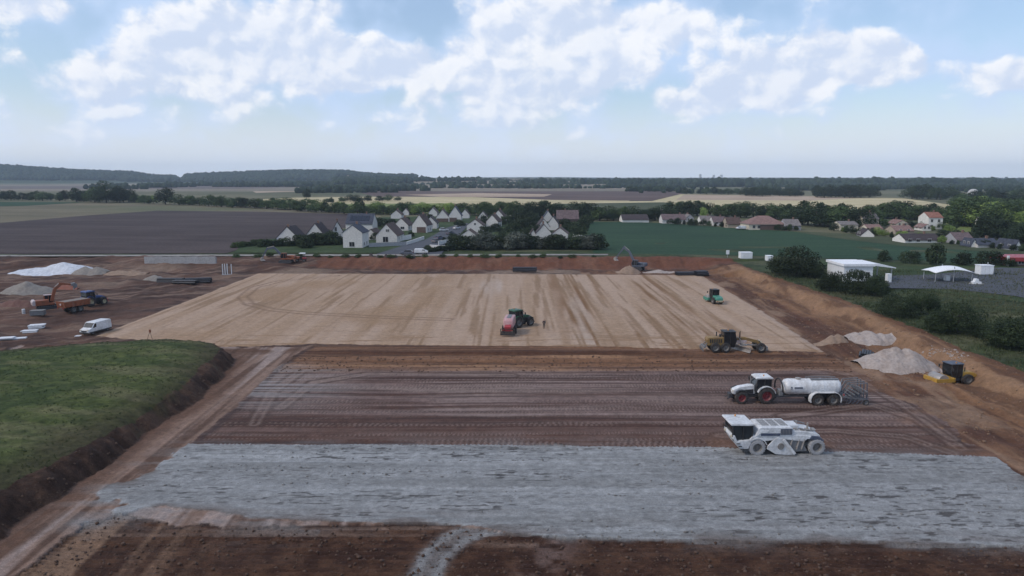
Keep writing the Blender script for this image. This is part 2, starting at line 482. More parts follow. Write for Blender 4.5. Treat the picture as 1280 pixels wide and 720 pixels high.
    q *= (.90 + .2 * n1[k])[:, None] * (.94 + .12 * sp[k])[:, None]
    c[k] = q
    k = z == 2
    X, Y = x[k], y[k]
    ln = fbm(X, Y, (45, .95), 3, 81); ln2 = fbm(X, Y, (26, 2.6), 3, 82)
    q = lerp((.066, .043, .038), (.150, .122, .120), sstep(.32, .62, ln))
    fine = fbm(X, Y, (34, .42), 2, 86)
    q = over(q, (.040, .028, .027), sstep(.58, .70, fine) * .75)
    q = over(q, (.225, .20, .20), sstep(.42, .30, fine) * sstep(.45, .6, fbm(X, Y, (24, 5), 2, 87)) * .7)
    q = over(q, (.215, .19, .185), sstep(.52, .74, ln2) * sstep(74, 84, Y) * sstep(104, 90, Y) * (.35 + .5 * sstep(20, -20, X)))
    q = over(q, (.30, .275, .27), sstep(.66, .78, fbm(X, Y, (8, .8), 3, 88)) * sstep(40, 46, X + .25 * (100 - Y)) * .8)
    q = over(q, (.075, .046, .037), sstep(79, 71, Y + 5 * (n2[k] - .5)) * .7)
    lg = (lug[k] * .5 + .5) * lugon[k]
    q = over(q, (.25, .22, .215), lg * .45 * sstep(103, 96, Y))
    q = over(q, (.05, .034, .030), (.5 - lug[k] * .5) * lugon[k] * .5)
    for pl in TURNS:
        d = polydist(X, Y, pl) + .2 * (n1[k] - .5)
        q = over(q, (.055, .038, .034), np.exp(-((d - .95) / .30) ** 2) * .75)
        q = over(q, (.20, .175, .165), np.exp(-((d - .45) / .18) ** 2) * .5)
    t = sstep(95.5, 100, Y + 2 * (n2[k] - .5))
    wq = lerp((.062, .036, .026), (.158, .104, .074), sstep(.34, .66, fbm(X, Y, (70, 1.5), 3, 84)))
    wq = over(wq, (.27, .19, .135), sstep(.60, .74, fbm(X, Y, (40, 1.0), 3, 85)) * .8)
    q = lerp(q, wq, t)
    e = sstep(52, 40, X - (Y - 80) * .0) ; rb = sstep(6, 0, sR[k]) * (X > 20)
    q = over(q, (.17, .115, .085), rb * .5 * sstep(.4, .6, n2[k]))
    q = over(q, (.045, .034, .034), np.exp(-((sR[k] - .5) / .5) ** 2) * (X < -10) * .85)  # shadow of the left ledge, put into the colour as a dark line
    q *= (.80 + .4 * n1[k])[:, None] * (.85 + .3 * sp[k])[:, None]
    c[k] = q
    k = z == 3
    X, Y = x[k], y[k]
    q = lerp((.195, .203, .210), (.232, .243, .254), sstep(.3, .7, fbm(X, Y, (18, 1.6), 3, 91)))
    q = over(q, (.295, .310, .325), sstep(.58, .78, fbm(X, Y, (30, 1.0), 3, 92)) * .7)
    q = over(q, (.085, .083, .083), sstep(.62, .70, fbm(X, Y, (1.6, .16), 4, 93, .68)) * (.05 + .75 * sstep(.42, .62, fbm(X, Y, (20, 1.3), 2, 94))))
    q = over(q, (.06, .058, .06), sstep(.62, .68, fbm(X, Y, (1.1, .22), 3, 95)) * sstep(.5, .62, fbm(X, Y, (12, 2.2), 2, 96)) * .9)
    q = over(q, (.28, .29, .30), np.exp(-(sT[k] / .4) ** 2) * .6)
    gr = fbm(X, Y, (.9, .22), 3, 97, .7)
    row = .3 + .7 * sstep(.42, .60, fbm(X, Y, (26, 1.1), 2, 98))
    q = over(q, (.07, .068, .07), sstep(.58, .72, gr) * row * .45)
    q = over(q, (.34, .355, .37), sstep(.42, .28, gr) * row * .3)
    q *= (.86 + .28 * n1[k])[:, None] * (.82 + .36 * sp[k])[:, None]
    c[k] = q
    k = z == 4
    X, Y = x[k], y[k]
    q = lerp((.040, .022, .017), (.082, .048, .034), sstep(.3, .7, .6 * n1[k] + .4 * fbm(X, Y, (8, .42), 3, 101)))
    q = over(q, (.20, .15, .125), sstep(.50, .8, fbm(X, Y, (26, .7), 3, 102)) * sstep(3.0, .6, sK[k]) * (X < 2) * .9)
    px_, py_, _ = G(690, 690)
    q = over(q, (.165, .125, .115), np.exp(-(((X - px_ - .4 * (Y - py_)) / 1.6) ** 2 + ((Y - py_) / 4.5) ** 2)) * .7 * sstep(.3, .6, n1[k]))
    hd = -X * HA[1] + Y * HA[0]
    lefty = sstep(-21, -30, X + .30 * (Y - 50))
    q = over(q, (.20, .140, .105), lefty * sstep(.40, .66, fbm(X * HA[0] + Y * HA[1], hd, (22, .9), 3, 103)) * .9)
    q = over(q, (.035, .022, .018), np.exp(-(sK[k] / .35) ** 2) * .8)  # shadow line below the treated strip's edge, painted into the soil colour
    ct = dC[k] + .5 * (n1[k] - .5)
    q = over(q, (.235, .235, .235), (np.exp(-((ct - .85) / .42) ** 2) * .95 + .55 * np.exp(-(ct / .8) ** 2)) * (.55 + .45 * sstep(.3, .55, n1[k])))
    q *= (.75 + .5 * sp[k])[:, None]
    c[k] = q
    k = z == 5
    st = fbm(u[k], v[k], (24, .8), 3, 111)
    q = lerp((.105, .070, .055), (.235, .175, .145), sstep(.32, .62, st))
    q = over(q, (.31, .265, .245), sstep(.50, .68, fbm(u[k], v[k], (40, 1.2), 3, 112)) * .85)
    q = over(q, (.11, .068, .05), sstep(3.4, .4, -sM[k]) * .85)
    q = over(q, (.10, .062, .045), sstep(105, 110, y[k]) * sstep(.42, .6, n2[k]))
    q *= (.80 + .4 * n1[k])[:, None] * (.85 + .3 * sp[k])[:, None]
    c[k] = q
    k = z == 6
    q = lerp((.045, .066, .026), (.085, .102, .044), sstep(.3, .7, .55 * n2[k] + .45 * n1[k]))
    q = over(q, (.15, .145, .095), sstep(.52, .72, fbm(x[k], y[k], (9, 3), 4, 121)) * .75)
    q = over(q, (.060, .050, .034), sstep(8, 2.2, sM[k] + 5 * (n2[k] - .5)) * .75)
    q = over(q, (.14, .115, .085), sstep(.70, .78, fbm(x[k], y[k], 3.5, 3, 122)) * sstep(9, 4, sM[k]) * .5)
    q *= (.7 + .6 * sp[k])[:, None] * (.75 + .5 * n1[k])[:, None]
    c[k] = q
    k = z == 7
    q = lerp((.042, .026, .020), (.098, .062, .046), sstep(.3, .7, .5 * n1[k] + .5 * n2[k]))
    q = over(q, (.05, .05, .026), sstep(.55, .7, n2[k]) * .5)
    q *= (.7 + .6 * sp[k])[:, None]
    c[k] = q
    k = z == 8
    ww = fbm(x[k] * .8 + y[k] * .6, y[k] * .8 - x[k] * .6, (18, 1.6), 3, 131)
    q = lerp((.072, .046, .038), (.150, .096, .076), sstep(.3, .7, .5 * n2[k] + .5 * n3[k]))
    q = over(q, (.235, .175, .14), sstep(.54, .70, ww) * .75)
    q = over(q, (.27, .215, .175), sstep(.50, .68, n3[k]) * sstep(160, 185, y[k]) * sstep(216, 205, y[k]) * .8)
    q = over(q, (.055, .036, .032), sstep(.60, .72, fbm(x[k], y[k], (14, 3), 3, 132)) * .7)
    q *= (.78 + .44 * n1[k])[:, None]
    c[k] = q
    k = z == 9
    q = lerp((.105, .056, .040), (.215, .130, .085), sstep(.3, .7, .45 * n2[k] + .55 * fbm(ur[k], vr[k], (16, 1.3), 3, 141)))
    q = over(q, (.285, .20, .145), sstep(.54, .70, fbm(ur[k], vr[k], (30, 1.8), 3, 142)) * .8 * (y[k] < 204))
    q = over(q, (.085, .047, .034), sstep(.52, .66, fbm(ur[k], vr[k], (22, 1.6), 3, 144)) * .75)
    q = over(q, (.32, .235, .175), sstep(.60, .74, fbm(x[k], y[k], (6, 10), 4, 145)) * .7)
    q = over(q, (.17, .083, .058), sstep(208, 212, y[k]) * .75)
    q = over(q, (.075, .05, .04), np.exp(-((y[k] - 208.5) / 1.2) ** 2) * .7)
    q = over(q, (.27, .175, .11), sstep(96, 84, y[k]) * sstep(.42, .6, fbm(ur[k], vr[k], (26, 2.2), 3, 143)) * .8)
    q *= (.80 + .4 * n1[k])[:, None]
    c[k] = q
    k = z == 10
    q = lerp((.185, .108, .066), (.270, .170, .108), sstep(.3, .7, .5 * n2[k] + .5 * fbm(ur[k], vr[k], (14, 1.2), 3, 151)))
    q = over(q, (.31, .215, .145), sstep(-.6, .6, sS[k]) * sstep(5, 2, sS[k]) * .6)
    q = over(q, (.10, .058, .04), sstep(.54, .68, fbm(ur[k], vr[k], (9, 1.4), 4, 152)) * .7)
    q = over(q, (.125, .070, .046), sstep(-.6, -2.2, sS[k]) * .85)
    q *= (.80 + .4 * n1[k])[:, None]
    c[k] = q
    k = z == 0
    q = lerp((.028, .044, .019), (.064, .078, .034), sstep(.3, .7, .6 * n2[k] + .4 * n1[k]))
    q = over(q, (.12, .115, .070), sstep(.52, .72, fbm(x[k], y[k], (22, 9), 4, 161)) * .75)
    q *= (.75 + .5 * n1[k])[:, None]
    c[k] = q
    lum = c.mean(1, keepdims=True)
    sat = np.array([1.1, 1.12, 1.25, 1.0, 1.3, 1.2, 1.15, 1.25, 1.3, 1.15, 1.1])[z][:, None]
    c = lum + (c - lum) * sat
    gain = np.array([(.72, .74, .70), (.84, .77, .75), (.97, .84, .76), (.96, .925, .895), (.82, .80, .80), (.84, .78, .76), (.74, .74, .58), (.80, .78, .78), (.66, .63, .63), (.70, .64, .61), (.74, .67, .63)])
    c *= gain[z]
    # lime dust blown and tracked over the soil round the treated strip
    dust = np.exp(np.minimum(sT, 0) / np.where((z == 4) & (x > -15), .55, 1.5)) * sstep(.36, .66, fbm(x, y, (5, 1.1), 4, 171)) * np.isin(z, (2, 4, 5)) * .75
    dust = np.where(y > 66, dust * .5, dust)
    c = lerp(c, (.21, .205, .205), np.clip(dust, 0, 1))
    dl = sstep(10, 0, np.hypot((x - G(330, 480)[0]) / 1.8, (y - G(330, 480)[1]) / 1.6)) * (z == 2) * sstep(.42, .6, fbm(x, y, (20, .9), 3, 172))
    c = lerp(c, (.27, .25, .245), dl * .7)
    soil_in = np.exp(-np.maximum(sT, 0) / 1.1) * (z == 3) * sstep(.40, .62, fbm(x, y, (4, .9), 4, 173)) * (y < 63)
    c = lerp(c, (.095, .07, .06), np.clip(soil_in, 0, 1) * .8)
    return h, z, c

def hz(x, y):
    return float(terrain([x], [y], False)[0][0])

# grids: fine close to the camera, coarser further off
acc = {i: [[], [], [], 0] for i in range(len(ZN))}
def grid(x0, x1, y0, y1, dx, dy):
    nx, ny = int(round((x1 - x0) / dx)), int(round((y1 - y0) / dy))
    xs = np.linspace(x0, x1, nx + 1); ys = np.linspace(y0, y1, ny + 1)
    Xg, Yg = np.meshgrid(xs, ys)
    h, z, c = terrain(Xg, Yg)
    V = np.stack([Xg.ravel(), Yg.ravel(), h], 1)
    i = (np.arange(ny)[:, None] * (nx + 1) + np.arange(nx)[None, :]).ravel()
    F = np.stack([i, i + 1, i + nx + 2, i + nx + 1], 1)
    fz = z[F[:, 0]]
    for k in range(len(ZN)):
        f = F[fz == k]
        if not len(f): continue
        used, inv = np.unique(f, return_inverse=True)
        a = acc[k]
        a[0].append(V[used]); a[1].append(c[used]); a[2].append(inv.reshape(f.shape) + a[3]); a[3] += len(used)
grid(-66, 66, 38, 76, .15, .14)
grid(-104, 104, 76, 120, .20, .20)
grid(-216, 216, 120, 290, .5, .5)
grid(-216, -66, 38, 76, 2, 2); grid(66, 216, 38, 76, 2, 2)
grid(-216, -104, 76, 120, 2, 2); grid(104, 216, 76, 120, 2, 2)
grid(-216, 216, -60, 38, 2, 2)

def soil_mat(name, bump=.5, fine=9.0, rough=.95, var=.25, crisp=0.0, stretch=1.0):
    m, n, b = material(name)
    a = n.new('ShaderNodeAttribute', attribute_name='col')
    pos = n.new('ShaderNodeNewGeometry').outputs['Position']
    f = n.noise(pos, fine, 5, .7)
    g = n.noise(pos, fine * .16, 4, .6)
    v = n.m('MULTIPLY', n.ramp(f, .25, .75, 1 - var, 1 + var), n.ramp(g, .25, .75, 1 - var * .5, 1 + var * .5))
    if crisp:
        cn = n.noise(n.map(pos, (1.0, stretch, 1.0)), 3.2, 5, .75)
        v = n.m('MULTIPLY', v, n.ramp(cn, .54, .66, 1.0, 1 - crisp))
        v = n.m('MULTIPLY', v, n.ramp(cn, .46, .34, 1.0, 1 + crisp * .6))
    vm = n.new('ShaderNodeVectorMath', operation='SCALE'); n.put(vm.inputs[0], a.outputs['Color']); n.put(vm.inputs['Scale'], v)
    n.put(b.inputs['Base Color'], vm.outputs[0])
    b.inputs['Roughness'].default_value = rough
    b.inputs['Specular IOR Level'].default_value = .2
    bp = n.new('ShaderNodeBump'); bp.inputs['Strength'].default_value = bump; bp.inputs['Distance'].default_value = .12
    n.put(bp.inputs['Height'], n.noise(pos, fine * .6, 6, .7))
    n.put(b.inputs['Normal'], bp.outputs[0])
    return m
CRISP = {'treated_soil': (.22, 2.5), 'tilled_soil': (.45, 1.6), 'rutted_soil': (.4, 2.5), 'haul_track': (.35, 1), 'mound_bank': (.4, 1), 'works_ground': (.4, 1.5), 'earth_bank': (.35, 1), 'cut_slope': (.3, 1), 'graded_pad': (.10, .4), 'grass_mound': (.35, 1.3), 'grass_verge': (.4, 1.3)}
bump_of = {'graded_pad': .18, 'treated_soil': .45, 'tilled_soil': .9, 'rutted_soil': .6, 'grass_verge': .8, 'grass_mound': .9, 'mound_bank': .9}
for k, nm in enumerate(ZN):
    a = acc[k]
    if not a[3]: continue
    me = mesh_np(nm, np.concatenate(a[0]), np.concatenate(a[2]), smooth=True)
    cc = np.concatenate(a[1]); cc = np.concatenate([np.clip(cc, .01, .9), np.ones((len(cc), 1))], 1).astype(np.float32)
    at = me.attributes.new('col', 'FLOAT_COLOR', 'POINT'); at.data.foreach_set('color', cc.ravel())
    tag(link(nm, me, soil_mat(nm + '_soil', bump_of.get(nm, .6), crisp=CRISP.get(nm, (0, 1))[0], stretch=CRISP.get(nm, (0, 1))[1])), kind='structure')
del acc

# loose clods and stones on the tilled soil, the bank and the treated strip
def scatter(name, spots, smin, smax, mat, seed, label, squash=.7):
    rng = np.random.default_rng(seed)
    t = (1 + 5 ** .5) / 2
    iv = np.array([(-1, t, 0), (1, t, 0), (-1, -t, 0), (1, -t, 0), (0, -1, t), (0, 1, t), (0, -1, -t), (0, 1, -t), (t, 0, -1), (t, 0, 1), (-t, 0, -1), (-t, 0, 1)]) / 1.9
    fi = np.array([(0, 11, 5), (0, 5, 1), (0, 1, 7), (0, 7, 10), (0, 10, 11), (1, 5, 9), (5, 11, 4), (11, 10, 2), (10, 7, 6), (7, 1, 8), (3, 9, 4), (3, 4, 2), (3, 2, 6), (3, 6, 8), (3, 8, 9), (4, 9, 5), (2, 4, 11), (6, 2, 10), (8, 6, 7), (9, 8, 1)])
    n = len(spots)
    s = smin + (smax - smin) * rng.random(n) ** 6
    V = iv[None] * (1 + .35 * (rng.random((n, 12, 1)) - .5)) * s[:, None, None] * .5
    V = V * np.stack([.8 + .6 * rng.random(n), .8 + .6 * rng.random(n), squash + .2 * rng.random(n)], 1)[:, None, :]
    h = terrain(spots[:, 0], spots[:, 1], False)[0]
    V = V + np.stack([spots[:, 0], spots[:, 1], h + s * .12], 1)[:, None, :]
    F = fi[None] + (np.arange(n) * 12)[:, None, None]
    me = mesh_np(name, V.reshape(-1, 3), F.reshape(-1, 3))
    return tag(link(name, me, mat), label, 'soil', kind='stuff')
rng = np.random.default_rng(3)
def spots_in(n, x0, x1, y0, y1, zones, dens=None):
    p = np.stack([x0 + (x1 - x0) * rng.random(n), y0 + (y1 - y0) * rng.random(n)], 1)
    z = terrain(p[:, 0], p[:, 1], False)[1]
    k = np.isin(z, zones)
    if dens is not None: k &= rng.random(n) < dens(p[:, 0], p[:, 1])
    return p[k]
clod = paint('clod_soil', (.075, .045, .033), .95, .6, (.13, .088, .068), scale=.8, spec=.2)
greyclod = paint('grey_clod', (.135, .125, .118), .95, .5, (.26, .26, .26), scale=.8, spec=.2)
orangeclod = paint('orange_clod', (.17, .105, .07), .95, .5, (.28, .20, .14), scale=.8, spec=.2)
scatter('soil_clods', spots_in(12000, -45, 48, 40, 56, [4]), .05, .30, clod, 5, 'loose brown clods strewn over the tilled soil in the foreground')
scatter('bank_clods', spots_in(9000, -50, -20, 42, 112, [7]), .05, .32, clod, 6, 'crumbled dark soil clods along the foot of the grass mound')
scatter('treated_clods', spots_in(22000, -50, 56, 46, 72, [3], lambda a, b: sstep(.50, .66, fbm(a, b, (16, .8), 3, 94)) * .7), .05, .26, greyclod, 8, 'grey crumbs in rows on the lime treated strip', .5)
scatter('cut_clods', spots_in(9000, 30, 90, 70, 205, [9, 10]), .08, .4, orangeclod, 9, 'loose orange earth lumps along the right bank')
scatter('rut_clods', spots_in(3500, -45, 55, 97, 106, [2]), .06, .32, clod, 10, 'brown clods in the windrows beside the pale pad')

# rough grass on the mound and verge
def tufts(name, p, hmin, hmax, mat, seed, label):
    rg = np.random.default_rng(seed)
    n = len(p); b = 4
    h = terrain(p[:, 0], p[:, 1], False)[0]
    a = rg.random((n, b)) * 6.283; L = (hmin + (hmax - hmin) * rg.random((n, b)) ** 2); w = .05 + .05 * rg.random((n, b)); lean = .6 * L * rg.random((n, b))
    ox = (rg.random((n, b)) - .5) * .3; oy = (rg.random((n, b)) - .5) * .3
    X = p[:, 0, None] + ox; Y = p[:, 1, None] + oy; Z = np.repeat(h[:, None], b, 1) - .03
    ca, sa = np.cos(a), np.sin(a)
    A = np.stack([X - sa * w, Y + ca * w, Z], -1); B = np.stack([X + sa * w, Y - ca * w, Z], -1); T = np.stack([X + ca * lean, Y + sa * lean, Z + L], -1)
    V = np.stack([A, B, T], 2).reshape(-1, 3)
    me = mesh_np(name, V, np.arange(len(V)).reshape(-1, 3))
    return tag(link(name, me, mat), label, 'grass', kind='stuff')
def leaf_mat(name, c0, c1, rough=.7, scale=.35, trans=.25, objrand=.35):
    m, n, b = material(name)
    pos = n.new('ShaderNodeNewGeometry').outputs['Position']
    f = n.ramp(n.noise(pos, scale, 4, .65), .33, .67)
    oi = n.new('ShaderNodeObjectInfo').outputs['Random']
    c = n.mix(f, (*c0, 1), (*c1, 1))
    v = n.m('MULTIPLY', n.ramp(oi, 0, 1, 1 - objrand, 1 + objrand, False), n.ramp(n.noise(pos, scale * 6, 2), .3, .7, .75, 1.25))
    vm = n.new('ShaderNodeVectorMath', operation='SCALE'); n.put(vm.inputs[0], c); n.put(vm.inputs['Scale'], v)
    n.put(b.inputs['Base Color'], vm.outputs[0])
    b.inputs['Roughness'].default_value = rough
    b.inputs['Specular IOR Level'].default_value = .25
    if trans:
        tr = n.new('ShaderNodeBsdfTranslucent'); n.put(tr.inputs[0], vm.outputs[0])
        mx = n.new('ShaderNodeMixShader'); mx.inputs[0].default_value = trans
        out = [q for q in m.node_tree.nodes if q.type == 'OUTPUT_MATERIAL'][0]
        m.node_tree.links.new(b.outputs[0], mx.inputs[1]); m.node_tree.links.new(tr.outputs[0], mx.inputs[2]); m.node_tree.links.new(mx.outputs[0], out.inputs[0])
    return m
grassm = leaf_mat('meadow_grass', (.030, .050, .018), (.066, .080, .036), .8, .22, .35)
drygrass = leaf_mat('verge_grass', (.034, .050, .020), (.095, .096, .054), .8, .12, .2)
tufts('meadow_grass', spots_in(14000, -80, -30, 44, 113, [6], lambda a, b: .25 + .75 * sstep(.4, .6, fbm(a, b, 3, 3, 77))), .04, .16, grassm, 21, 'short green grass covering the mound on the left')
tufts('verge_grass', spots_in(26000, 44, 140, 76, 190, [0]), .15, .6, drygrass, 22, 'rough grass on the verge right of the earth bank')
# ================================================================== land beyond the site
def field_mat(name, c0, c1, ang=0.0, period=6.0, stripe=.35, scale=.02, bump=.3, c2=None, var=.25):
    m, n, b = material(name)
    pos = n.new('ShaderNodeNewGeometry').outputs['Position']
    px, py, _ = n.sep(pos)
    ca, sa = math.cos(ang), math.sin(ang)
    u = n.m('ADD', n.m('MULTIPLY', px, ca), n.m('MULTIPLY', py, sa))
    v = n.m('SUBTRACT', n.m('MULTIPLY', py, ca), n.m('MULTIPLY', px, sa))
    st = n.noise(n.xyz(n.m('MULTIPLY', u, .012), n.m('MULTIPLY', v, 1.0 / period), 0), 1.0, 3, .6)
    bl = n.noise(pos, scale, 5, .6)
    f = n.m('ADD', n.m('MULTIPLY', st, stripe), n.m('MULTIPLY', bl, 1 - stripe))
    c = n.mix(n.ramp(f, .36, .64), (*c0, 1), (*c1, 1))
    if c2: c = n.mix(n.ramp(n.noise(pos, scale * .37, 3, .5), .52, .66, 0, .8), c, (*c2, 1))
    fi = n.noise(pos, .8, 4, .7)
    vm = n.new('ShaderNodeVectorMath', operation='SCALE'); n.put(vm.inputs[0], c); n.put(vm.inputs['Scale'], n.ramp(fi, .25, .75, 1 - var, 1 + var))
    n.put(b.inputs['Base Color'], vm.outputs[0])
    b.inputs['Roughness'].default_value = .95; b.inputs['Specular IOR Level'].default_value = .15
    bp = n.new('ShaderNodeBump'); bp.inputs['Strength'].default_value = bump; bp.inputs['Distance'].default_value = .3
    n.put(bp.inputs['Height'], fi); n.put(b.inputs['Normal'], bp.outputs[0])
    return m
FAR = 8900.0
gm = MB()
for a in [(-216, 216, 290, FAR), (-FAR, -216, -60, FAR), (216, FAR, -60, FAR), (-FAR, FAR, -1500, -60)]:
    x0, x1, y0, y1 = a
    gm.add([(x0, y0, ZOUT), (x1, y0, ZOUT), (x1, y1, ZOUT), (x0, y1, ZOUT)], [(0, 1, 2, 3)])
tag(gm.build('ground', field_mat('open_land', (.060, .070, .034), (.145, .130, .078), .2, 60, .2, .004, .2, (.045, .062, .030))), kind='structure')

def sheet(name, pts, mat, dz, kind='structure', z=ZOUT):
    P = [G(a, b, z) for a, b in pts]
    o = MB().add([(x, y, z + dz) for x, y, _ in P], [tuple(range(len(P) - 1, -1, -1))])
    s = sum(P[i][0] * P[(i + 1) % len(P)][1] - P[(i + 1) % len(P)][0] * P[i][1] for i in range(len(P)))
    if s > 0: o.f = [tuple(reversed(f)) for f in o.f]
    return tag(o.build(name, mat), kind=kind)
stubble = field_mat('stubble', (.100, .088, .056), (.165, .140, .092), R(8), 14, .5, .012, c2=(.095, .105, .055))
plough = field_mat('plough', (.042, .030, .030), (.072, .054, .052), R(-6), 9, .45, .015)
plough2 = field_mat('plough_far', (.075, .050, .046), (.120, .083, .074), R(3), 30, .5, .006)
straw = field_mat('straw', (.36, .30, .17), (.50, .42, .26), R(2), 25, .5, .006)
strawpink = field_mat('straw_pink', (.30, .22, .16), (.42, .32, .24), R(2), 25, .5, .006)
greencrop = field_mat('green_crop', (.016, .042, .022), (.028, .060, .029), R(2), 5, .45, .02, .5)
lawn = field_mat('lawn', (.026, .046, .017), (.048, .068, .027), R(0), 8, .3, .05)
olive = field_mat('olive', (.040, .052, .024), (.075, .080, .043), R(4), 12, .4, .015)
limegrass = field_mat('lime_grass', (.12, .15, .045), (.20, .22, .08), R(0), 20, .3, .01)
sheet('stubble_field', [(-260, 251), (120, 252), (190, 254), (340, 259), (470, 268), (500, 280), (280, 300), (-260, 312)], stubble, .05)
sheet('green_strip_field', [(-260, 250.5), (108, 253), (30, 257.5), (-260, 263)], greencrop, .10)
sheet('ploughed_field', [(-150, 291), (0, 279), (103, 270), (196, 263.5), (330, 265), (440, 268), (452, 280), (400, 292), (330, 300), (300, 312), (283, 317.2), (0, 317.8), (-180, 318)], plough, .15)
sheet('straw_field', [(250, 253), (370, 247), (520, 245.5), (700, 246), (790, 249.5), (780, 255), (600, 262), (430, 262), (320, 259)], straw, .05)
sheet('lime_meadow', [(430, 255), (560, 254), (570, 266), (440, 268)], limegrass, .09)
sheet('far_ploughed_field', [(440, 238.5), (560, 236.3), (700, 236.8), (862, 240), (815, 251.2), (690, 250), (580, 246), (470, 246)], plough2, .12)
sheet('pink_field', [(505, 243.5), (600, 241.5), (690, 243), (680, 246), (560, 246.5)], strawpink, .17)
sheet('tan_field', [(300, 232), (380, 229.5), (470, 231.5), (560, 235.5), (440, 238), (320, 241)], strawpink, .08)
sheet('straw_field', [(700, 252), (815, 251.5), (850, 243), (1000, 245), (1060, 246.5), (1130, 248), (1194, 257), (1196, 266), (1000, 268), (700, 264)], straw, .16)
sheet('pink_field', [(855, 243.5), (1000, 245), (1080, 247.5), (1010, 251), (845, 250)], strawpink, .22)
sheet('olive_field', [(690, 255), (830, 253), (850, 258), (830, 266), (690, 266)], olive, .20)
sheet('green_field', [(728, 277), (790, 277.5), (840, 279.5), (905, 284.5), (985, 289), (1060, 299), (1140, 305), (1290, 318), (1420, 330), (1300, 331), (1150, 326), (1010, 322), (900, 319), (742, 316.5), (735, 300)], greencrop, .06)
sheet('olive_slope', [(985, 289), (1080, 293), (1180, 304), (1300, 313), (1450, 330), (1300, 319), (1140, 309), (1060, 300)], olive, .12)
sheet('car_park_lawn', [(1010, 326), (1200, 328), (1310, 332), (1310, 382), (1150, 362), (1070, 352)], lawn, .05)
sheet('village_lawn', [(292, 316.6), (300, 309), (360, 308), (430, 307), (520, 306), (500, 313), (470, 317)], lawn, .20)
sheet('village_ground', [(330, 300), (440, 285), (470, 272), (640, 268), (735, 270), (735, 312), (520, 312), (330, 310)], lawn, .08)
sheet('lawn_patch', [(1180, 276), (1215, 277), (1214, 291), (1190, 292)], limegrass, .18)

# roads
asph = field_mat('asphalt', (.066, .070, .084), (.080, .085, .100), 0, 4, .3, .05, .05, None, .06)
gravelroad = field_mat('gravel_road', (.20, .185, .17), (.29, .27, .25), 0, 3, .3, .2, .2)
sheet('road', [(-200, 319.6), (180, 319.2), (480, 318.6), (760, 318.2), (760, 319.8), (480, 320.6), (180, 321), (-200, 321.6)], gravelroad, .22)
sheet('street', [(470, 318.4), (500, 309), (530, 301), (545, 293), (556, 286), (580, 279), (588, 280), (578, 290), (572, 297), (560, 306), (552, 318.4)], asph, .24)
sheet('car_park', [(1106, 345.5), (1160, 344), (1215, 339), (1250, 335), (1330, 337), (1340, 386), (1270, 371), (1190, 362), (1110, 361)], asph, .16)

# ------------------------------------------------------------------ wooded hills on the left and the far horizon
def hill_mesh(name, xs, ys, hf, cf, mat):
    X, Y = np.meshgrid(xs, ys)
    x = X.ravel(); y = Y.ravel()
    V = np.stack([x, y, hf(x, y)], 1)
    nx = len(xs); i = (np.arange(len(ys) - 1)[:, None] * nx + np.arange(nx - 1)[None]).ravel()
    me = mesh_np(name, V, np.stack([i, i + 1, i + nx + 1, i + nx], 1), True)
    c = np.concatenate([cf(x, y), np.ones((len(x), 1))], 1).astype(np.float32)
    me.attributes.new('col', 'FLOAT_COLOR', 'POINT').data.foreach_set('color', c.ravel())
    return tag(link(name, me, mat), kind='structure')
hillm = soil_mat('hill_land', .3, .15, .95, .2)
ridge_px = [(-250, 196), (-80, 201), (0, 204), (60, 208), (100, 211), (170, 213), (195, 217), (224, 218), (231, 223), (238, 216), (300, 213.5), (370, 211), (430, 211.5), (470, 215.5), (505, 217.5), (530, 222.5), (600, 226), (700, 228)]
RX = np.array([(a - 640) / FPX for a, _ in ridge_px]); RE = np.array([(222 - b) / FPX for _, b in ridge_px])
RD = 3300.0
def hillh(x, y):
    t = np.interp(x / np.maximum(y, 1), RX, RE)
    top = CAM_H + t * RD - 25
    lowtop = np.clip(np.interp(x / np.maximum(y, 1), [(560 - 640) / FPX, (420 - 640) / FPX], [2.0, 21.0]), 2.0, 21)
    h = lowtop * sstep(1250, 2850, y)
    h = h + np.clip(top - h, 0, 200) * sstep(2750, RD, y) * sstep(4300, 3400, y)
    edge = sstep(1250, 1350, y) * sstep(4300, 4150, y)
    return ZOUT - .5 + h * edge + .6 * sstep(1250, 1300, y)
def hillc(x, y):
    f = fbm(x, y, (700, 120), 2, 201)
    q = lerp((.15, .13, .095), (.20, .165, .125), sstep(.3, .7, f))
    q = lerp(q, (.105, .082, .078), sstep(1500, 1600, y) * sstep(2050, 1950, y) * sstep(-1500, -1350, x) * sstep(-500, -620, x) * .9)
    q = lerp(q, (.085, .10, .05), sstep(2350, 2450, y) * sstep(-1500, -1700, x) * .8)
    q = lerp(q, (.30, .26, .18), sstep(2400, 2500, y) * sstep(-1450, -1300, x) * sstep(-500, -700, x) * .8)
    q = lerp(q, (.035, .05, .025), sstep(2740, 2790, y))
    return q * (.85 + .3 * fbm(x, y, 60, 3, 202))[:, None]
hill_mesh('hill', np.linspace(-3600, 250, 240), np.linspace(1250, 4300, 160), hillh, hillc, hillm)
def farh(x, y):
    e = np.interp(x / np.maximum(y, 1), [(a - 640) / FPX for a in (380, 560, 640, 700, 760, 840, 900, 1000, 1100, 1280, 1500)], [222.6, 221.6, 221.2, 221.0, 222.0, 222.2, 221.8, 222.0, 222.3, 222.6, 222.5])
    top = CAM_H + (222 - e) / FPX * 7900 + 4 * (fbm(x, y, 600, 3, 211) - .5)
    return ZOUT - 1 + (top - ZOUT) * sstep(5600, 7900, y) * sstep(8850, 8300, y) * sstep(8800, 8000, np.abs(x))
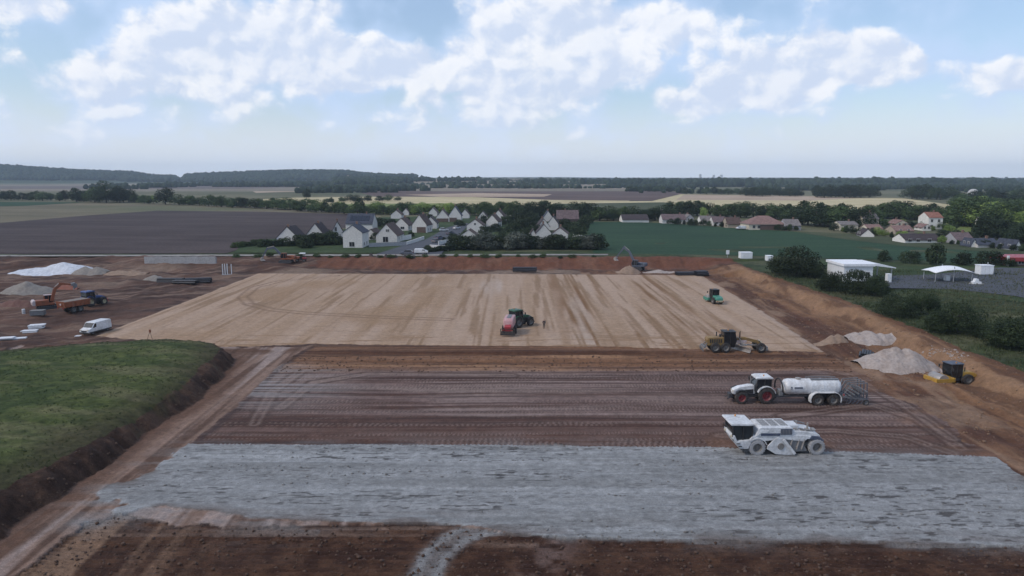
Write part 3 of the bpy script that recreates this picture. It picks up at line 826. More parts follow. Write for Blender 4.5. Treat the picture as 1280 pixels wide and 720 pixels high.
hill_mesh('far_hill', np.linspace(-8800, 8800, 260), np.linspace(5600, 8850, 40), farh,
          lambda x, y: lerp((.05, .065, .035), (.16, .15, .10), sstep(.46, .6, fbm(x, y, (1200, 500), 3, 212))), hillm)

def canopy(name, P, rmin, rmax, mat, seed, label, hf=None):
    """a mass of far tree tops"""
    rg = np.random.default_rng(seed)
    t = (1 + 5 ** .5) / 2
    iv = np.array([(-1, t, 0), (1, t, 0), (-1, -t, 0), (1, -t, 0), (0, -1, t), (0, 1, t), (0, -1, -t), (0, 1, -t), (t, 0, -1), (t, 0, 1), (-t, 0, -1), (-t, 0, 1)]) / 1.9
    fi = np.array([(0, 11, 5), (0, 5, 1), (0, 1, 7), (0, 7, 10), (0, 10, 11), (1, 5, 9), (5, 11, 4), (11, 10, 2), (10, 7, 6), (7, 1, 8), (3, 9, 4), (3, 4, 2), (3, 2, 6), (3, 6, 8), (3, 8, 9), (4, 9, 5), (2, 4, 11), (6, 2, 10), (8, 6, 7), (9, 8, 1)])
    n = len(P); s = rmin + (rmax - rmin) * rg.random(n)
    V = iv[None] * (1 + .5 * (rg.random((n, 12, 1)) - .5)) * s[:, None, None]
    V[:, :, 2] *= (.9 + .5 * rg.random(n))[:, None]
    V += P[:, None, :]
    V[:, :, 2] += s[:, None] * .75
    me = mesh_np(name, V.reshape(-1, 3), (fi[None] + (np.arange(n) * 12)[:, None, None]).reshape(-1, 3))
    return tag(link(name, me, mat), label, 'wood', kind='stuff')
farleaf = leaf_mat('far_leaf', (.010, .020, .012), (.026, .042, .022), .9, .02, 0, 0)
rg = np.random.default_rng(77)
x = rg.uniform(-3500, -250, 26000); y = rg.uniform(2740, 3560, 26000)
ea = np.interp(x / y, RX, RE)
k = (ea > .0012) & (y > 2780 + 260 * fbm(x, y, 300, 3, 221) + 200 * (fbm(x, y, (500, 200), 2, 222) > .60))
x, y = x[k], y[k]
canopy('hill_forest', np.stack([x, y, hillh(x, y) - 1], 1), 6, 12, farleaf, 1, 'dark green forest covering the hills on the left horizon')
# belts of wood in the valley to the right
x = rg.uniform(-700, 4300, 46000); y = 1900 + 4600 * rg.random(46000) ** 1.5
k = (fbm(x, y, (900, 260), 4, 231) > .57) & (x < y * .80) & (x > -.10 * y)
x, y = x[k], y[k]
canopy('valley_woods', np.stack([x, y, np.full(len(x), ZOUT)], 1), 6, 13, farleaf, 2, 'belts of woodland fading blue in the valley on the right')
x = rg.uniform(-900, -100, 9000); y = rg.uniform(1500, 2600, 9000)
k = (fbm(x, y, (420, 90), 3, 241) > .60)
x, y = x[k], y[k]
canopy('copse_belt', np.stack([x, y, np.maximum(hillh(x, y), ZOUT)], 1), 4, 8, farleaf, 3, 'low belts of trees below the wooded hill left of centre')
x = rg.uniform(-350, 1500, 9000); y = rg.uniform(1150, 1900, 9000)
k = (fbm(x, y, (300, 70), 3, 251) > .60)
x, y = x[k], y[k]
canopy('hedge_belt', np.stack([x, y, np.full(len(x), ZOUT)], 1), 3, 7, farleaf, 4, 'scattered hedges and copses between the far straw fields')

# cooling towers on the horizon
conc = paint('tower_concrete', (.42, .41, .40), .9, .2, (.3, .3, .3), scale=.02)
for i, (px, top, w) in enumerate([(872.5, 217.6, 4.2), (889, 218.6, 3.8), (898.5, 218.3, 4.6)]):
    Y = 7000.0; X = (px - 640) / FPX * Y * 1.0 / math.cos(PITCH) * math.cos(PITCH)
    hgt = CAM_H + (222 - top) / FPX * Y - ZOUT; r = w / FPX * Y / 2
    t = empty('cooling_tower', (X, Y, ZOUT - 1.5))
    MB().lathe([(r * 1.1, 0), (r * .9, hgt * .3), (r * .72, hgt * .62), (r * .70, hgt * .78), (r * .78, hgt), (r * .68, hgt), (r * .60, hgt * .7)], 20, Matrix.Rotation(R(90), 4, 'X')).build('shell', conc, t, smooth=40)
    MB().lathe([(r * 1.13, 0), (r * 1.13, hgt * .05), (r * 1.02, hgt * .05)], 20, Matrix.Rotation(R(90), 4, 'X')).build('base_ring', conc, t)
    tag(t, ['tall pale cooling tower on the horizon, leftmost of three', 'middle cooling tower of three on the horizon', 'cooling tower on the horizon, rightmost of three'][i], 'cooling tower', 'cooling towers on the horizon')

# ------------------------------------------------------------------ trees
LEAF = {'dark': leaf_mat('leaf_dark', (.014, .026, .012), (.034, .052, .022), .75, .25),
        'mid': leaf_mat('leaf_mid', (.034, .060, .022), (.074, .108, .040), .75, .25),
        'bright': leaf_mat('leaf_sunlit', (.125, .190, .045), (.220, .285, .085), .75, .25),  # leaf colour raised to carry the sunlight on the far hedges
        'grey': leaf_mat('leaf_grey', (.050, .062, .048), (.110, .120, .098), .75, .4),
        'shrub': leaf_mat('leaf_shrub', (.016, .028, .013), (.040, .058, .025), .75, .5)}
bark = paint('bark', (.055, .042, .033), .95, .3, (.03, .025, .02))
def crown_mesh(name, seed, rx, z0, z1, lobes, nleaf, ls, ragged=.25):
    """leaf-sized faces spread through overlapping lobes (unit: metres, base at z=0)"""
    rg = np.random.default_rng(seed)
    zc, rz = (z0 + z1) / 2, (z1 - z0) / 2
    L = [(0, 0, zc, rx * .72, rz * .80)]
    for i in range(lobes):
        a = rg.uniform(0, 6.283); e = rg.uniform(-.75, 1.0)
        q = math.sqrt(max(0, 1 - e * e)); rr = rg.uniform(.30, .50)
        if i % 3 == 0: e = -.72; q = 1.0
        L.append((rx * q * .66 * math.cos(a), rx * q * .66 * math.sin(a), zc + rz * e * .66, rx * rr, rz * rr * rg.uniform(.8, 1.1)))
    w = np.array([l[3] ** 2 for l in L]); w /= w.sum()
    k = rg.choice(len(L), nleaf, p=w); LA = np.array(L)[k]
    d = rg.normal(size=(nleaf, 3)); d /= np.linalg.norm(d, axis=1)[:, None]
    rr = (1 - .38 * rg.random(nleaf) ** 2) * (1 + ragged * (rg.random(nleaf) - .4))
    P = LA[:, :3] + d * rr[:, None] * np.stack([LA[:, 3], LA[:, 3], LA[:, 4]], 1)
    P[:, 2] = np.maximum(P[:, 2], z0 * .3 + .3 * rg.random(nleaf))
    nrm = d + rg.normal(size=(nleaf, 3)) * .55; nrm /= np.linalg.norm(nrm, axis=1)[:, None]
    t = np.cross(nrm, rg.normal(size=(nleaf, 3))); t /= np.linalg.norm(t, axis=1)[:, None]
    b = np.cross(nrm, t)
    s = ls * (.55 + .9 * rg.random(nleaf))[:, None]
    V = np.stack([P - t * s, P - b * s * .55, P + t * s, P + b * s * .55], 1).reshape(-1, 3)
    return mesh_np(name, V, np.arange(len(V)).reshape(-1, 4))
def trunk_mesh(name, seed, h, r):
    rg = random.Random(seed); m = MB()
    m.cyl((0, 0, -.3), (0.05 * h * .2, 0, h * .45), r, r * .7, 7)
    top = (0.05 * h * .2, 0, h * .45)
    m.cyl(top, (0, .02 * h, h * .8), r * .7, r * .25, 6)
    for i in range(5):
        a = rg.uniform(0, 6.28); z = h * rg.uniform(.3, .5)
        m.cyl((0, 0, z), (math.cos(a) * h * .24, math.sin(a) * h * .24, z + h * rg.uniform(.15, .3)), r * .4, r * .12, 5)
    return m.mesh(name, 60)
# prototypes, all 10 m tall (shrubs 3 m)
CR = [crown_mesh('crown', 100 + i, rx, z0, 10, lob, 2600, .34) for i, (rx, z0, lob) in enumerate([(4.8, .5, 14), (4.4, .3, 12), (5.8, .4, 16), (3.4, .3, 11), (5.2, .2, 18)])]
TR = [trunk_mesh('trunk', 40 + i, 9, .34) for i in range(3)]
SH = [crown_mesh('foliage', 200 + i, rx, .1, 3, lob, 6500, .085, .3) for i, (rx, lob) in enumerate([(2.0, 12), (2.5, 15), (1.7, 10)])]
FS = [crown_mesh('foliage', 230 + i, rx, .05, 3, lob, 1500, .17, .4) for i, (rx, lob) in enumerate([(2.0, 12), (2.4, 14), (1.7, 10)])]
ST = [trunk_mesh('stem', 60 + i, 2.6, .07) for i in range(2)]
for i_, m_ in enumerate(CR): m_.materials.append(None)
for i_, m_ in enumerate(SH + FS): m_.materials.append(None)
def part_slot(o, mat):
    o.material_slots[0].link = 'OBJECT'; o.material_slots[0].material = mat
def plant(name, at, s, crown, trunk, mat, label, cat, group=None, wide=1.0, rz=None, cname='crown', tname='trunk'):
    t = empty(name, at, random.uniform(0, 6.28) if rz is None else rz)
    t.scale = (s * wide, s * wide, s)
    o = link(cname, crown, None, t); part_slot(o, mat)
    link(tname, trunk, bark, t)
    return tag(t, label, cat, group)
def tree(px, py, hpx, kind='mid', v=None, label='', group=None, wide=1.0, z=ZOUT, dy=0.0):
    x, y, _ = G(px, py, z)
    y2 = y + dy; x2 = x * y2 / y
    s = hpx / PXM(y2) / 10.0
    v = random.randrange(len(CR)) if v is None else v
    return plant('tree', (x2, y2, z), s, CR[v], TR[v % 3], LEAF[kind], label, 'tree', group, wide)
def shrub(px, py, hpx, label, group=None, wide=1.0, kind='shrub', z=None, v=None):
    z0 = 2.3 if z is None else z
    x, y, _ = G(px, py, z0)
    if z is None: z0 = hz(x, y)
    s = hpx / PXM(y) / 3.0
    v = random.randrange(3) if v is None else v
    return plant('shrub', (x, y, z0 - .05), s, (FS if py < 335 else SH)[v], ST[v % 2], LEAF[kind], label, 'shrub', group, wide, None, 'foliage', 'stem')
ORD = 'first second third fourth fifth sixth seventh eighth ninth tenth eleventh twelfth thirteenth fourteenth fifteenth sixteenth seventeenth eighteenth nineteenth twentieth'.split()
ORD += ['twenty-' + o for o in ORD[:9]] + ['thirtieth'] + ['thirty-' + o for o in ORD[:9]]
def nth(i, n, label):
    return ('leftmost ' if i == 0 else 'rightmost ' if i == n - 1 else ORD[i] + ' ') + label + ('' if i in (0, n - 1) else ', from left')
def belt(x0, x1, y0, y1, h0, h1, n, kinds, label, group, wide=1.0, jit=1.0, dy=20):
    wide *= 1.35
    for i in range(n):
        f = (i + random.uniform(.2, .8)) / n
        tree(x0 + (x1 - x0) * f, y0 + (y1 - y0) * f + random.uniform(-.3, .3) * jit, random.uniform(h0, h1), random.choice(kinds), None, nth(i, n, label), group, wide * random.uniform(.85, 1.2), dy=random.uniform(0, dy))
# left belt beyond the stubble
belt(-8, 108, 250.5, 252, 9, 15, 12, ['dark', 'mid'], 'dark tree in the long belt behind the stubble field, far left', 'trees in the far left belt')
belt(92, 165, 252.5, 253, 13, 19, 9, ['dark', 'dark', 'mid'], 'tree in the taller dark clump right of the far left belt', 'trees in the tall dark clump')
tree(133, 253.5, 27, 'dark', 2, 'tallest dark tree in the belt behind the stubble field', None, 1.0)
tree(150, 253.5, 22, 'dark', 0, 'broad dark tree right of the tallest one in the left belt', None, 1.1)
tree(207, 255.5, 21, 'dark', 4, 'round dark tree standing alone right of the left belt', None, 1.15)
belt(165, 196, 254, 255, 7, 11, 5, ['bright', 'mid'], 'low light green tree between two dark clumps on the left', 'low trees between the dark clumps')
belt(222, 345, 256.5, 262, 10, 15, 15, ['mid', 'dark', 'mid'], 'green tree in the hedge behind the ploughed field', 'trees in the hedge behind the ploughed field', 1.2)
belt(345, 436, 262.5, 268, 11, 16, 12, ['mid', 'mid', 'bright'], 'bright green tree in the hedge left of the slate roofed house', 'trees in the hedge above the left houses', 1.2)
belt(436, 565, 268, 269, 11, 16, 16, ['bright', 'bright', 'mid'], 'sunny green tree in the row behind the village houses', 'sunny trees behind the village', 1.2)
tree(450, 268, 22, 'dark', 3, 'dark tree behind the slate roofed house', None, 1.0)
belt(400, 500, 254, 251, 5, 9, 9, ['dark', 'mid'], 'small dark tree on the meadow edge behind the village', 'small trees on the meadow edge', 1.2)
belt(560, 650, 270, 270, 12, 19, 12, ['bright', 'mid', 'mid'], 'green tree behind the middle village houses', 'trees behind the middle houses', 1.1)
belt(640, 742, 272, 274, 14, 21, 13, ['dark', 'dark', 'mid'], 'dark tree behind the clustered white gables', 'dark trees behind the clustered gables', 1.1)
belt(738, 832, 276, 277, 12, 19, 12, ['dark', 'mid'], 'dark tree along the top of the green field', 'trees along the top of the green field', 1.1)
belt(832, 1000, 269, 276, 15, 21, 19, ['mid', 'dark', 'mid'], 'tree in the row behind the right hand houses', 'trees behind the right houses', 1.15)
tree(880, 272, 13, 'bright', 1, 'small yellow green tree above the right hand houses', None, 1.2)
belt(1000, 1085, 282, 286, 22, 32, 12, ['dark', 'dark', 'mid'], 'dark tree in the wood left of the two storey house', 'trees in the wood left of the two storey house', 1.1)
belt(1085, 1195, 272, 279, 14, 22, 16, ['dark', 'mid'], 'tree in the wood behind the sunlit houses', 'trees behind the sunlit houses', 1.1)
belt(1195, 1290, 283, 290, 22, 36, 14, ['mid', 'mid', 'bright'], 'green tree in the wood at the right edge of the picture', 'trees at the right edge', 1.1)
belt(1222, 1290, 299, 306, 18, 28, 9, ['dark'], 'dark tree below the bright wood at the right edge', 'dark trees at the right edge', 1.1)
belt(1100, 1200, 283, 292, 6, 11, 10, ['mid', 'bright', 'dark'], 'garden tree among the sunlit houses', 'garden trees among the sunlit houses', 1.1)
belt(1175, 1225, 300, 304, 8, 12, 5, ['dark'], 'dark tree between the low roofs on the right', 'trees between the low roofs', 1.2)
belt(834, 1000, 280.5, 289.5, 5, 9, 20, ['dark', 'mid', 'dark'], 'garden tree before the houses above the green field', 'garden trees above the green field', .9, dy=4)
belt(1040, 1182, 289, 305, 6, 11, 18, ['dark', 'mid', 'bright'], 'garden tree below the sunlit houses', 'garden trees below the sunlit houses', .9, dy=4)
belt(1186, 1282, 306, 315, 6, 10, 11, ['dark', 'dark', 'mid'], 'garden tree beside the low slate houses', 'garden trees by the slate houses', .9, dy=3)
# far copses
tree(383, 248, 11.5, 'dark', 4, 'single round dark tree in the middle of the far fields', None, 1.0)
belt(926, 1002, 245.5, 245.5, 8, 12.5, 9, ['dark'], 'dark tree in the far copse right of the straw field', 'trees in the left far copse', 1.2)
belt(1018, 1090, 247, 247.5, 12, 17, 9, ['dark'], 'dark tree in the dense far copse', 'trees in the dense far copse', 1.15)
belt(1137, 1163, 249, 249, 15, 19, 4, ['dark'], 'tree in the small tall square copse', 'trees in the small square copse', 1.1)
belt(780, 850, 240, 240, 5, 8, 8, ['dark', 'mid'], 'far dark tree left of the straw field', 'far trees left of the straw field', 1.3)
belt(850, 925, 243, 243, 6, 10, 8, ['mid', 'dark'], 'far tree along the back of the straw field', 'far trees behind the straw field', 1.2)
belt(1165, 1285, 250, 256, 9, 16, 15, ['dark', 'dark', 'mid'], 'dark tree in the far wood at the right', 'trees in the far right wood', 1.2, dy=150)
belt(1195, 1285, 262, 270, 12, 22, 12, ['mid', 'mid', 'bright'], 'green tree on the rising wood at the right', 'trees on the rising wood', 1.2, dy=60)
# shrubs along the verge on the right
for (px, py, h, w, v, lab) in [(995, 344, 39, 1.0, 1, 'large dark bushy tree at the left end of the verge shrubs'), (972, 340, 20, 1.1, 0, 'low dark shrub left of the large bushy tree'),
                               (1014, 346, 24, 1.0, 2, 'dark shrub right of the large bushy tree'), (1037, 361, 27, .9, 0, 'round shrub left of the white flat roofed building'),
                               (1072, 366, 32, 1.0, 1, 'dark shrub in front of the white flat roofed building'), (1095, 369, 27, 1.0, 2, 'leafy shrub by the corner of the white building'),
                               (1120, 393, 28, 1.1, 1, 'broad shrub between the white building and the earth bank'), (1151, 391, 31, 1.0, 0, 'dense round shrub left of the white canopy'),
                               (1176, 413, 28, 1.1, 2, 'low spreading shrub close to the earth bank'), (1197, 413, 40, 1.0, 1, 'tall shrub below the white canopy'),
                               (1258, 430, 42, 1.0, 0, 'big dark shrub near the right edge'), (1285, 436, 44, 1.0, 1, 'dark shrub cut off by the right edge'),
                               (1228, 420, 16, 1.4, 2, 'low scrub between the two biggest right hand shrubs'),
                               (1105, 327, 14, 1.0, 0, 'small shrub on the lawn behind the white building'), (1137, 329, 16, 1.1, 1, 'shrub on the lawn left of the dark round tree'),
                               (1170, 331, 28, .8, 2, 'dark round tree on the lawn behind the canopy'), (1203, 331, 16, 1.2, 0, 'shrub right of the dark round tree on the lawn'),
                               (1236, 331, 18, 1.2, 1, 'shrub behind the white cabin on the car park'), (1262, 333, 12, 1.2, 2, 'low shrub left of the red vehicle')]:
    shrub(px, py, h, lab, None, w, 'shrub', None if py > 335 else ZOUT, v)
# garden hedges and shrubs of the village
for i in range(26):
    f = (i + random.uniform(.2, .8)) / 26
    px = 568 + 182 * f
    shrub(px, 311 + random.uniform(-1.2, 1.2), random.uniform(12, 24) - 4 * (f > .9), nth(i, 26, 'dark shrub in the thick hedge before the village houses'), 'shrubs of the thick hedge', 1.25, 'grey' if (.14 < f < .22 or .40 < f < .48 or .60 < f < .66 or .9 < f < .95) else 'shrub', ZOUT)
for i in range(11):
    shrub(536 + 3.2 * i, 316 - .4 * i, random.uniform(6, 8), nth(i, 11, 'clipped green shrub beside the white garden wall'), 'clipped shrubs by the garden wall', 1.2, 'shrub', ZOUT)
for i in range(15):
    shrub(330 + 6.6 * i, 309 - .2 * i + (3 if i == 8 else 0), random.uniform(7, 12) + (6 if 6 < i < 14 else 0), nth(i, 15, 'dark shrub in the garden hedge of the left houses'), 'shrubs of the left garden hedge', 1.3, 'shrub', ZOUT)
for i in range(7):
    shrub(296 + 6 * i, 310 - .9 * i, random.uniform(5, 8), nth(i, 7, 'low bush at the corner of the ploughed field'), 'bushes at the field corner', 1.3, 'mid', ZOUT)
for i, (px, py, h) in enumerate(sorted([(606, 294, 12), (640, 292, 14), (652, 288, 16), (664, 284, 14), (660, 296, 13), (716, 292, 16), (724, 296, 14), (708, 286, 13), (628, 299, 10), (741, 304, 12), (468, 300, 10), (566, 298, 7), (583, 295, 7), (514, 296, 7), (534, 312, 6), (556, 302, 6), (478, 284, 12), (462, 288, 9), (488, 282, 9), (528, 280, 10), (508, 280, 9), (538, 277, 10), (575, 283, 9), (598, 284, 11), (604, 279, 10), (633, 281, 12), (645, 277, 14), (655, 279, 15), (666, 278, 13), (670, 291, 11), (703, 292, 11), (728, 288, 15), (733, 280, 12), (620, 290, 11), (410, 296, 9), (375, 301, 8)])):
    shrub(px, py, h, nth(i, 36, 'dark garden tree among the village houses'), 'garden trees among the village houses', 1.1, 'shrub', ZOUT)
# weeds on the crest of the far bank
for i in range(24):
    px = 300 + 19 * i + random.uniform(-6, 6)
    x, y, _ = G(px, 321.8, ZOUT)
    plant('weed', (x, y, hz(x, y) - .05), random.uniform(.25, .45), FS[i % 3], ST[0], LEAF['mid'], nth(i, 24, 'green weed clump on the crest of the red bank'), 'weed', 'weeds on the red bank', 1.8, None, 'foliage', 'stem')
# ================================================================== houses
def render_mat(name, c):                       # rendered wall
    return paint(name, c, .9, .25, tuple(q * .6 for q in c), scale=.5, spec=.2)
WALL = {'white': render_mat('render_white', (.58, .56, .54)), 'cream': render_mat('render_cream', (.58, .52, .42)), 'grey': render_mat('render_grey', (.34, .34, .36)),
        'bright': render_mat('render_bright', (.70, .68, .64)), 'brown': render_mat('render_brown', (.12, .085, .075)), 'tan': render_mat('render_tan', (.36, .30, .24))}
def tile_mat(name, c):
    m, n, b = material(name)
    tc = n.new('ShaderNodeTexCoord').outputs['Object']
    x, y, z = n.sep(tc)
    rows = n.ramp(n.m('FRACT', n.m('MULTIPLY', z, 4.0)), 0, 1, .75, 1.15, False)
    f = n.m('MULTIPLY', rows, n.ramp(n.noise(tc, 1.2, 5, .7), .3, .7, .7, 1.3))
    vm = n.new('ShaderNodeVectorMath', operation='SCALE'); vm.inputs[0].default_value = c; n.put(vm.inputs['Scale'], f)
    n.put(b.inputs['Base Color'], vm.outputs[0]); b.inputs['Roughness'].default_value = .85; b.inputs['Specular IOR Level'].default_value = .3
    return m
ROOF = {'dark': tile_mat('tile_dark', (.050, .038, .040)), 'brown': tile_mat('tile_brown', (.085, .055, .048)), 'slate': tile_mat('tile_slate', (.050, .056, .078)), 'pink': tile_mat('tile_pink', (.21, .13, .115)),
        'grey': tile_mat('tile_grey', (.17, .15, .145)), 'red': tile_mat('tile_red', (.24, .11, .08)), 'pale': tile_mat('tile_pale', (.40, .38, .36)), 'mauve': tile_mat('tile_mauve', (.125, .09, .092))}
pane = glassy('window_pane', (.02, .022, .028))
frame = paint('window_frame', (.55, .54, .53), .6, .1)
wooddoor = paint('door_wood', (.10, .06, .04), .7, .2)
brick = paint('chimney_brick', (.22, .13, .10), .9, .3)
solar = glassy('solar_cells', (.006, .009, .022))

def window(parent, x, z, w, h, face, mat=pane):
    """face = ('x'|'y', coordinate, sign): an opening with glass set behind a proud frame"""
    ax, c, s = face
    o = .05 * s
    def bx(m, a0, a1, z0, z1, d0, d1):
        lo, hi = sorted((c + d0 * s, c + d1 * s))
        m.box(a0, a1, lo, hi, z0, z1) if ax == 'y' else m.box(lo, hi, a0, a1, z0, z1)
    g = MB(); bx(g, x - w / 2, x + w / 2, z, z + h, -.05, .02)
    win = g.build('window', mat, parent)
    f = MB(); t = .09
    bx(f, x - w / 2 - t, x - w / 2, z - t, z + h + t, -.02, .06); bx(f, x + w / 2, x + w / 2 + t, z - t, z + h + t, -.02, .06)
    bx(f, x - w / 2, x + w / 2, z + h, z + h + t, -.02, .06); bx(f, x - w / 2, x + w / 2, z - t, z, -.02, .09)
    bx(f, x - .03, x + .03, z, z + h, .02, .05)
    f.build('frame', frame, win)
def house(px0, px1, py, eave, ridge, label, orient='G', depth=9.0, rz=0.0, wall='white', roof='dark', wins=None, door=None, chim=.7, lower=None, hip=0.0, pan=False, group='houses of the village', z=ZOUT, name='house'):
    """px0, px1, py: its width and foot in the photo; eave and ridge: heights in photo pixels"""
    x, y, _ = G((px0 + px1) / 2, py, z)
    s = PXM(y)
    L = (px1 - px0) / s; e = eave / s; r = ridge / s
    t = empty(name, (x, y, z), R(rz))
    if orient == 'G': W_, D_ = L, depth; M = None
    else: W_, D_ = depth, L; M = Matrix.Translation((-L / 2, depth / 2, 0)) @ Matrix.Rotation(R(-90), 4, 'Z')
    # local: gable along x, ridge along y from 0 to D_
    w = W_ / 2
    if hip:
        MB().box(-w, w, 0, D_, -.3, e, M).build('wall', WALL[wall], t)
        ov = .5; m = MB()
        h0 = e + .02
        m.add([(-w - ov, -ov, h0), (w + ov, -ov, h0), (w + ov, D_ + ov, h0), (-w - ov, D_ + ov, h0), (0, hip, r), (0, D_ - hip, r), ], [(0, 1, 4), (1, 2, 5, 4), (2, 3, 5), (3, 0, 4, 5), (3, 2, 1, 0)], M)
        ro = m.build('roof', ROOF[roof], t)
    else:
        MB().prism([(-w, -.3), (w, -.3), (w, e), (0, r - .02), (-w, e)], 0, D_, M).build('wall', WALL[wall], t)
        k = (r - e) / w; ov = .35; th = .16 * math.sqrt(1 + k * k)
        up = .02
        ro = MB().prism([(-w - ov, e - k * ov + up), (0, r + up), (w + ov, e - k * ov + up), (w + ov, e - k * ov + up + th), (0, r + up + th), (-w - ov, e - k * ov + up + th)], -.12, D_ + .12, M).build('roof', ROOF[roof], t)
    if chim:
        zz = r + .1; c = MB().box(-.35, .35, D_ * chim - .3, D_ * chim + .3, zz - .9, zz + .8, M); c.box(-.43, .43, D_ * chim - .38, D_ * chim + .38, zz + .8, zz + .92, M)
        c.build('chimney', brick, ro)
    def face():
        return ('y', 0.0, -1)
    half = L / 2
    if wins is None:
        wins = [(-.5, .9, .9, 1.1), (.45, .9, 1.0, 1.1)] + ([(0, e + .4, .9, 1.0)] if orient == 'G' and r - e > 2.6 else [])
    for (fx, zz, ww, hh) in wins: window(t, fx * half * .9, zz, ww, hh, face())
    if door is not None:
        d = MB().box(door * half - .5, door * half + .5, -.06, .05, 0, 2.1).build('door', wooddoor, t)
        MB().box(door * half + .32, door * half + .42, -.12, -.06, 1.0, 1.06).build('handle', frame, d)
    if lower:                                # darker ground floor band or garage front
        a, b, hh = lower
        MB().box(a * half, b * half, -.1, -.02, 0, hh).build('garage_door', WALL['brown'], t)
    # side windows, on the flank that faces the camera's side
    if orient == 'G':
        sx = w if x < 0 else -w
        for q in (.28, .68): window(t, D_ * q, .9, 1.0, 1.1, ('x', sx, 1 if x < 0 else -1))
    if pan:
        k = (r - e) / w
        Mp = M if M else Matrix.Identity(4)
        for i in range(6):
            a = D_ * (.12 + .125 * i); b_ = a + D_ * .115
            # local gable frame: slope on the camera side is +x after turning
            x0, x1 = w * .25, w * .78
            f = lambda xx: r - k * xx + .34
            MB().add([(x0, a, f(x0)), (x1, a, f(x1)), (x1, b_, f(x1)), (x0, b_, f(x0)), (x0, a, f(x0) - .12), (x1, a, f(x1) - .12), (x1, b_, f(x1) - .12), (x0, b_, f(x0) - .12)],
                     [(0, 1, 2, 3), (7, 6, 5, 4), (0, 4, 5, 1), (1, 5, 6, 2), (2, 6, 7, 3), (3, 7, 4, 0)], Mp).build('solar_panel', solar, ro)
    return tag(t, label, 'house', group)
house(345.8, 373.6, 305, 7.2, 21, 'leftmost white gabled house of the village beside the blue tarpaulin', rz=-3, wins=[], chim=.15)
house(383, 405.6, 301, 7, 21, 'white gable just right of the leftmost house, behind the garden hedge', rz=-2, wins=[], chim=.5)
house(415.5, 429, 298, 8, 20.5, 'narrow gable with a dark stripe between hedge and tall white house', rz=14, wins=[(-.35, 3.0, .8, 1.6)], depth=8)
house(429, 453.3, 310.4, 19.5, 28.5, 'tall two storey white house with blank gable nearest the road', wins=[(-.1, .6, 1.8, 1.6)], roof='slate', depth=9.5, rz=-2)
house(432, 466, 289, 9.5, 21, 'long house with blue slate roof carrying solar panels', 'L', 9, -4, 'white', 'slate', [(-.6, .8, 1.2, 1.2), (.1, .8, 1.2, 1.2)], pan=True)
house(470, 496.4, 303.6, 9.2, 23, 'white gabled house with paired upper windows and dark patio door', wins=[(.04, 4.2, .6, .95), (.22, 4.2, .6, .95), (-.1, .3, 2.0, 2.0)], roof='brown', depth=13, chim=.0, rz=-3)
house(488.6, 502, 273.5, 5, 10.5, 'small white gable behind the paired window house, left of the lane', wins=[], roof='brown')
house(492.5, 510.5, 288.5, 7, 15.5, 'white gable with a low dark opening directly behind the paired window house', wins=[(.2, .8, 1.8, 1.1)], roof='brown', rz=-8)
house(503.5, 511, 269, 4, 8, 'tiny pale gable in the back row left of the street', wins=[], roof='mauve', chim=0)
house(515, 533.5, 291, 10, 22, 'steep white gable with brown garage front on the street', wins=[], lower=(-.35, .9, 2.6), roof='brown', rz=-10)
house(530.5, 546, 286, 7, 14.5, 'low white gable right of the brown garage front', wins=[(0, .8, 1.6, 1.2)], roof='dark', chim=0)
house(545.5, 561, 277.5, 6, 15, 'white gable above a dark ground floor at the top of the street', wins=[], lower=(-.95, .95, 2.0), roof='mauve')
house(518, 527, 268, 4, 9, 'small bright gable in the back row above the garage front', wins=[], roof='mauve', chim=0)
house(561, 576.5, 277.5, 8, 19, 'tall steep white gable at the top end of the street', wins=[], lower=(-.9, .3, 2.4), roof='slate', chim=.4)
house(583.5, 604, 291.5, 9.5, 17, 'large white gable right of the street in the middle group', wins=[(0, 3.6, .8, .9)], roof='brown', rz=-4)
house(575, 596.7, 299, 4, 11.5, 'low broad white gable in front of the middle group, above the hedge', wins=[], roof='brown', rz=-4, chim=0, depth=7)
house(607.5, 622.5, 284, 7, 15, 'white gable with long brown roof behind the middle group', wins=[], roof='brown', rz=-12)
house(615.5, 630.5, 277, 5.5, 14, 'white gable further up the row right of the middle group', wins=[(.3, .7, 1.2, 1.2)], roof='brown', rz=-8)
house(630.5, 639, 271, 4, 9.5, 'smallest rearmost white gable of the middle row', wins=[], roof='dark', chim=0)
house(680, 690, 277, 6, 13, 'rearmost gable of the clustered group with a thin spire like chimney', wins=[], roof='slate', chim=.2)
house(684.5, 697.5, 288, 8.5, 17, 'bright gable in the middle right of the clustered group', wins=[], roof='dark', rz=-6)
house(672.5, 687, 291, 8, 17, 'gable in the middle left of the clustered group', wins=[], roof='dark', rz=4)
house(670.5, 689, 300, 8.5, 19, 'large white gable at the left front of the clustered group', wins=[], roof='dark')
house(690, 709.5, 299.5, 7, 14.5, 'white gable with brown roof at the right front of the clustered group', wins=[(-.2, .9, .8, 1.2)], roof='brown', rz=-6)
house(662, 671, 299, 4, 11.5, 'narrow pale gable half hidden at the left of the clustered group', wins=[], roof='dark', chim=0)
house(536, 546.5, 270.5, 5, 10.5, 'pale gable in the back row right of the small bright gable', wins=[], roof='mauve', chim=0)
house(576, 586.5, 273, 5, 11, 'pale gable in the back row right of the tall steep gable', wins=[], roof='brown', chim=0)
house(598, 609, 276.5, 5.5, 12, 'pale gable between the tall steep gable and the middle row', wins=[], roof='dark', chim=0)
house(456, 471, 300, 6, 13, 'brown roofed house squeezed behind the tall two storey house', wins=[], roof='brown', rz=-6, chim=0)
house(717.5, 733.5, 300, 2.6, 5.2, 'low white roofed shed between the clustered houses and the green field', wins=[], roof='pale', chim=0, depth=5, name='shed')
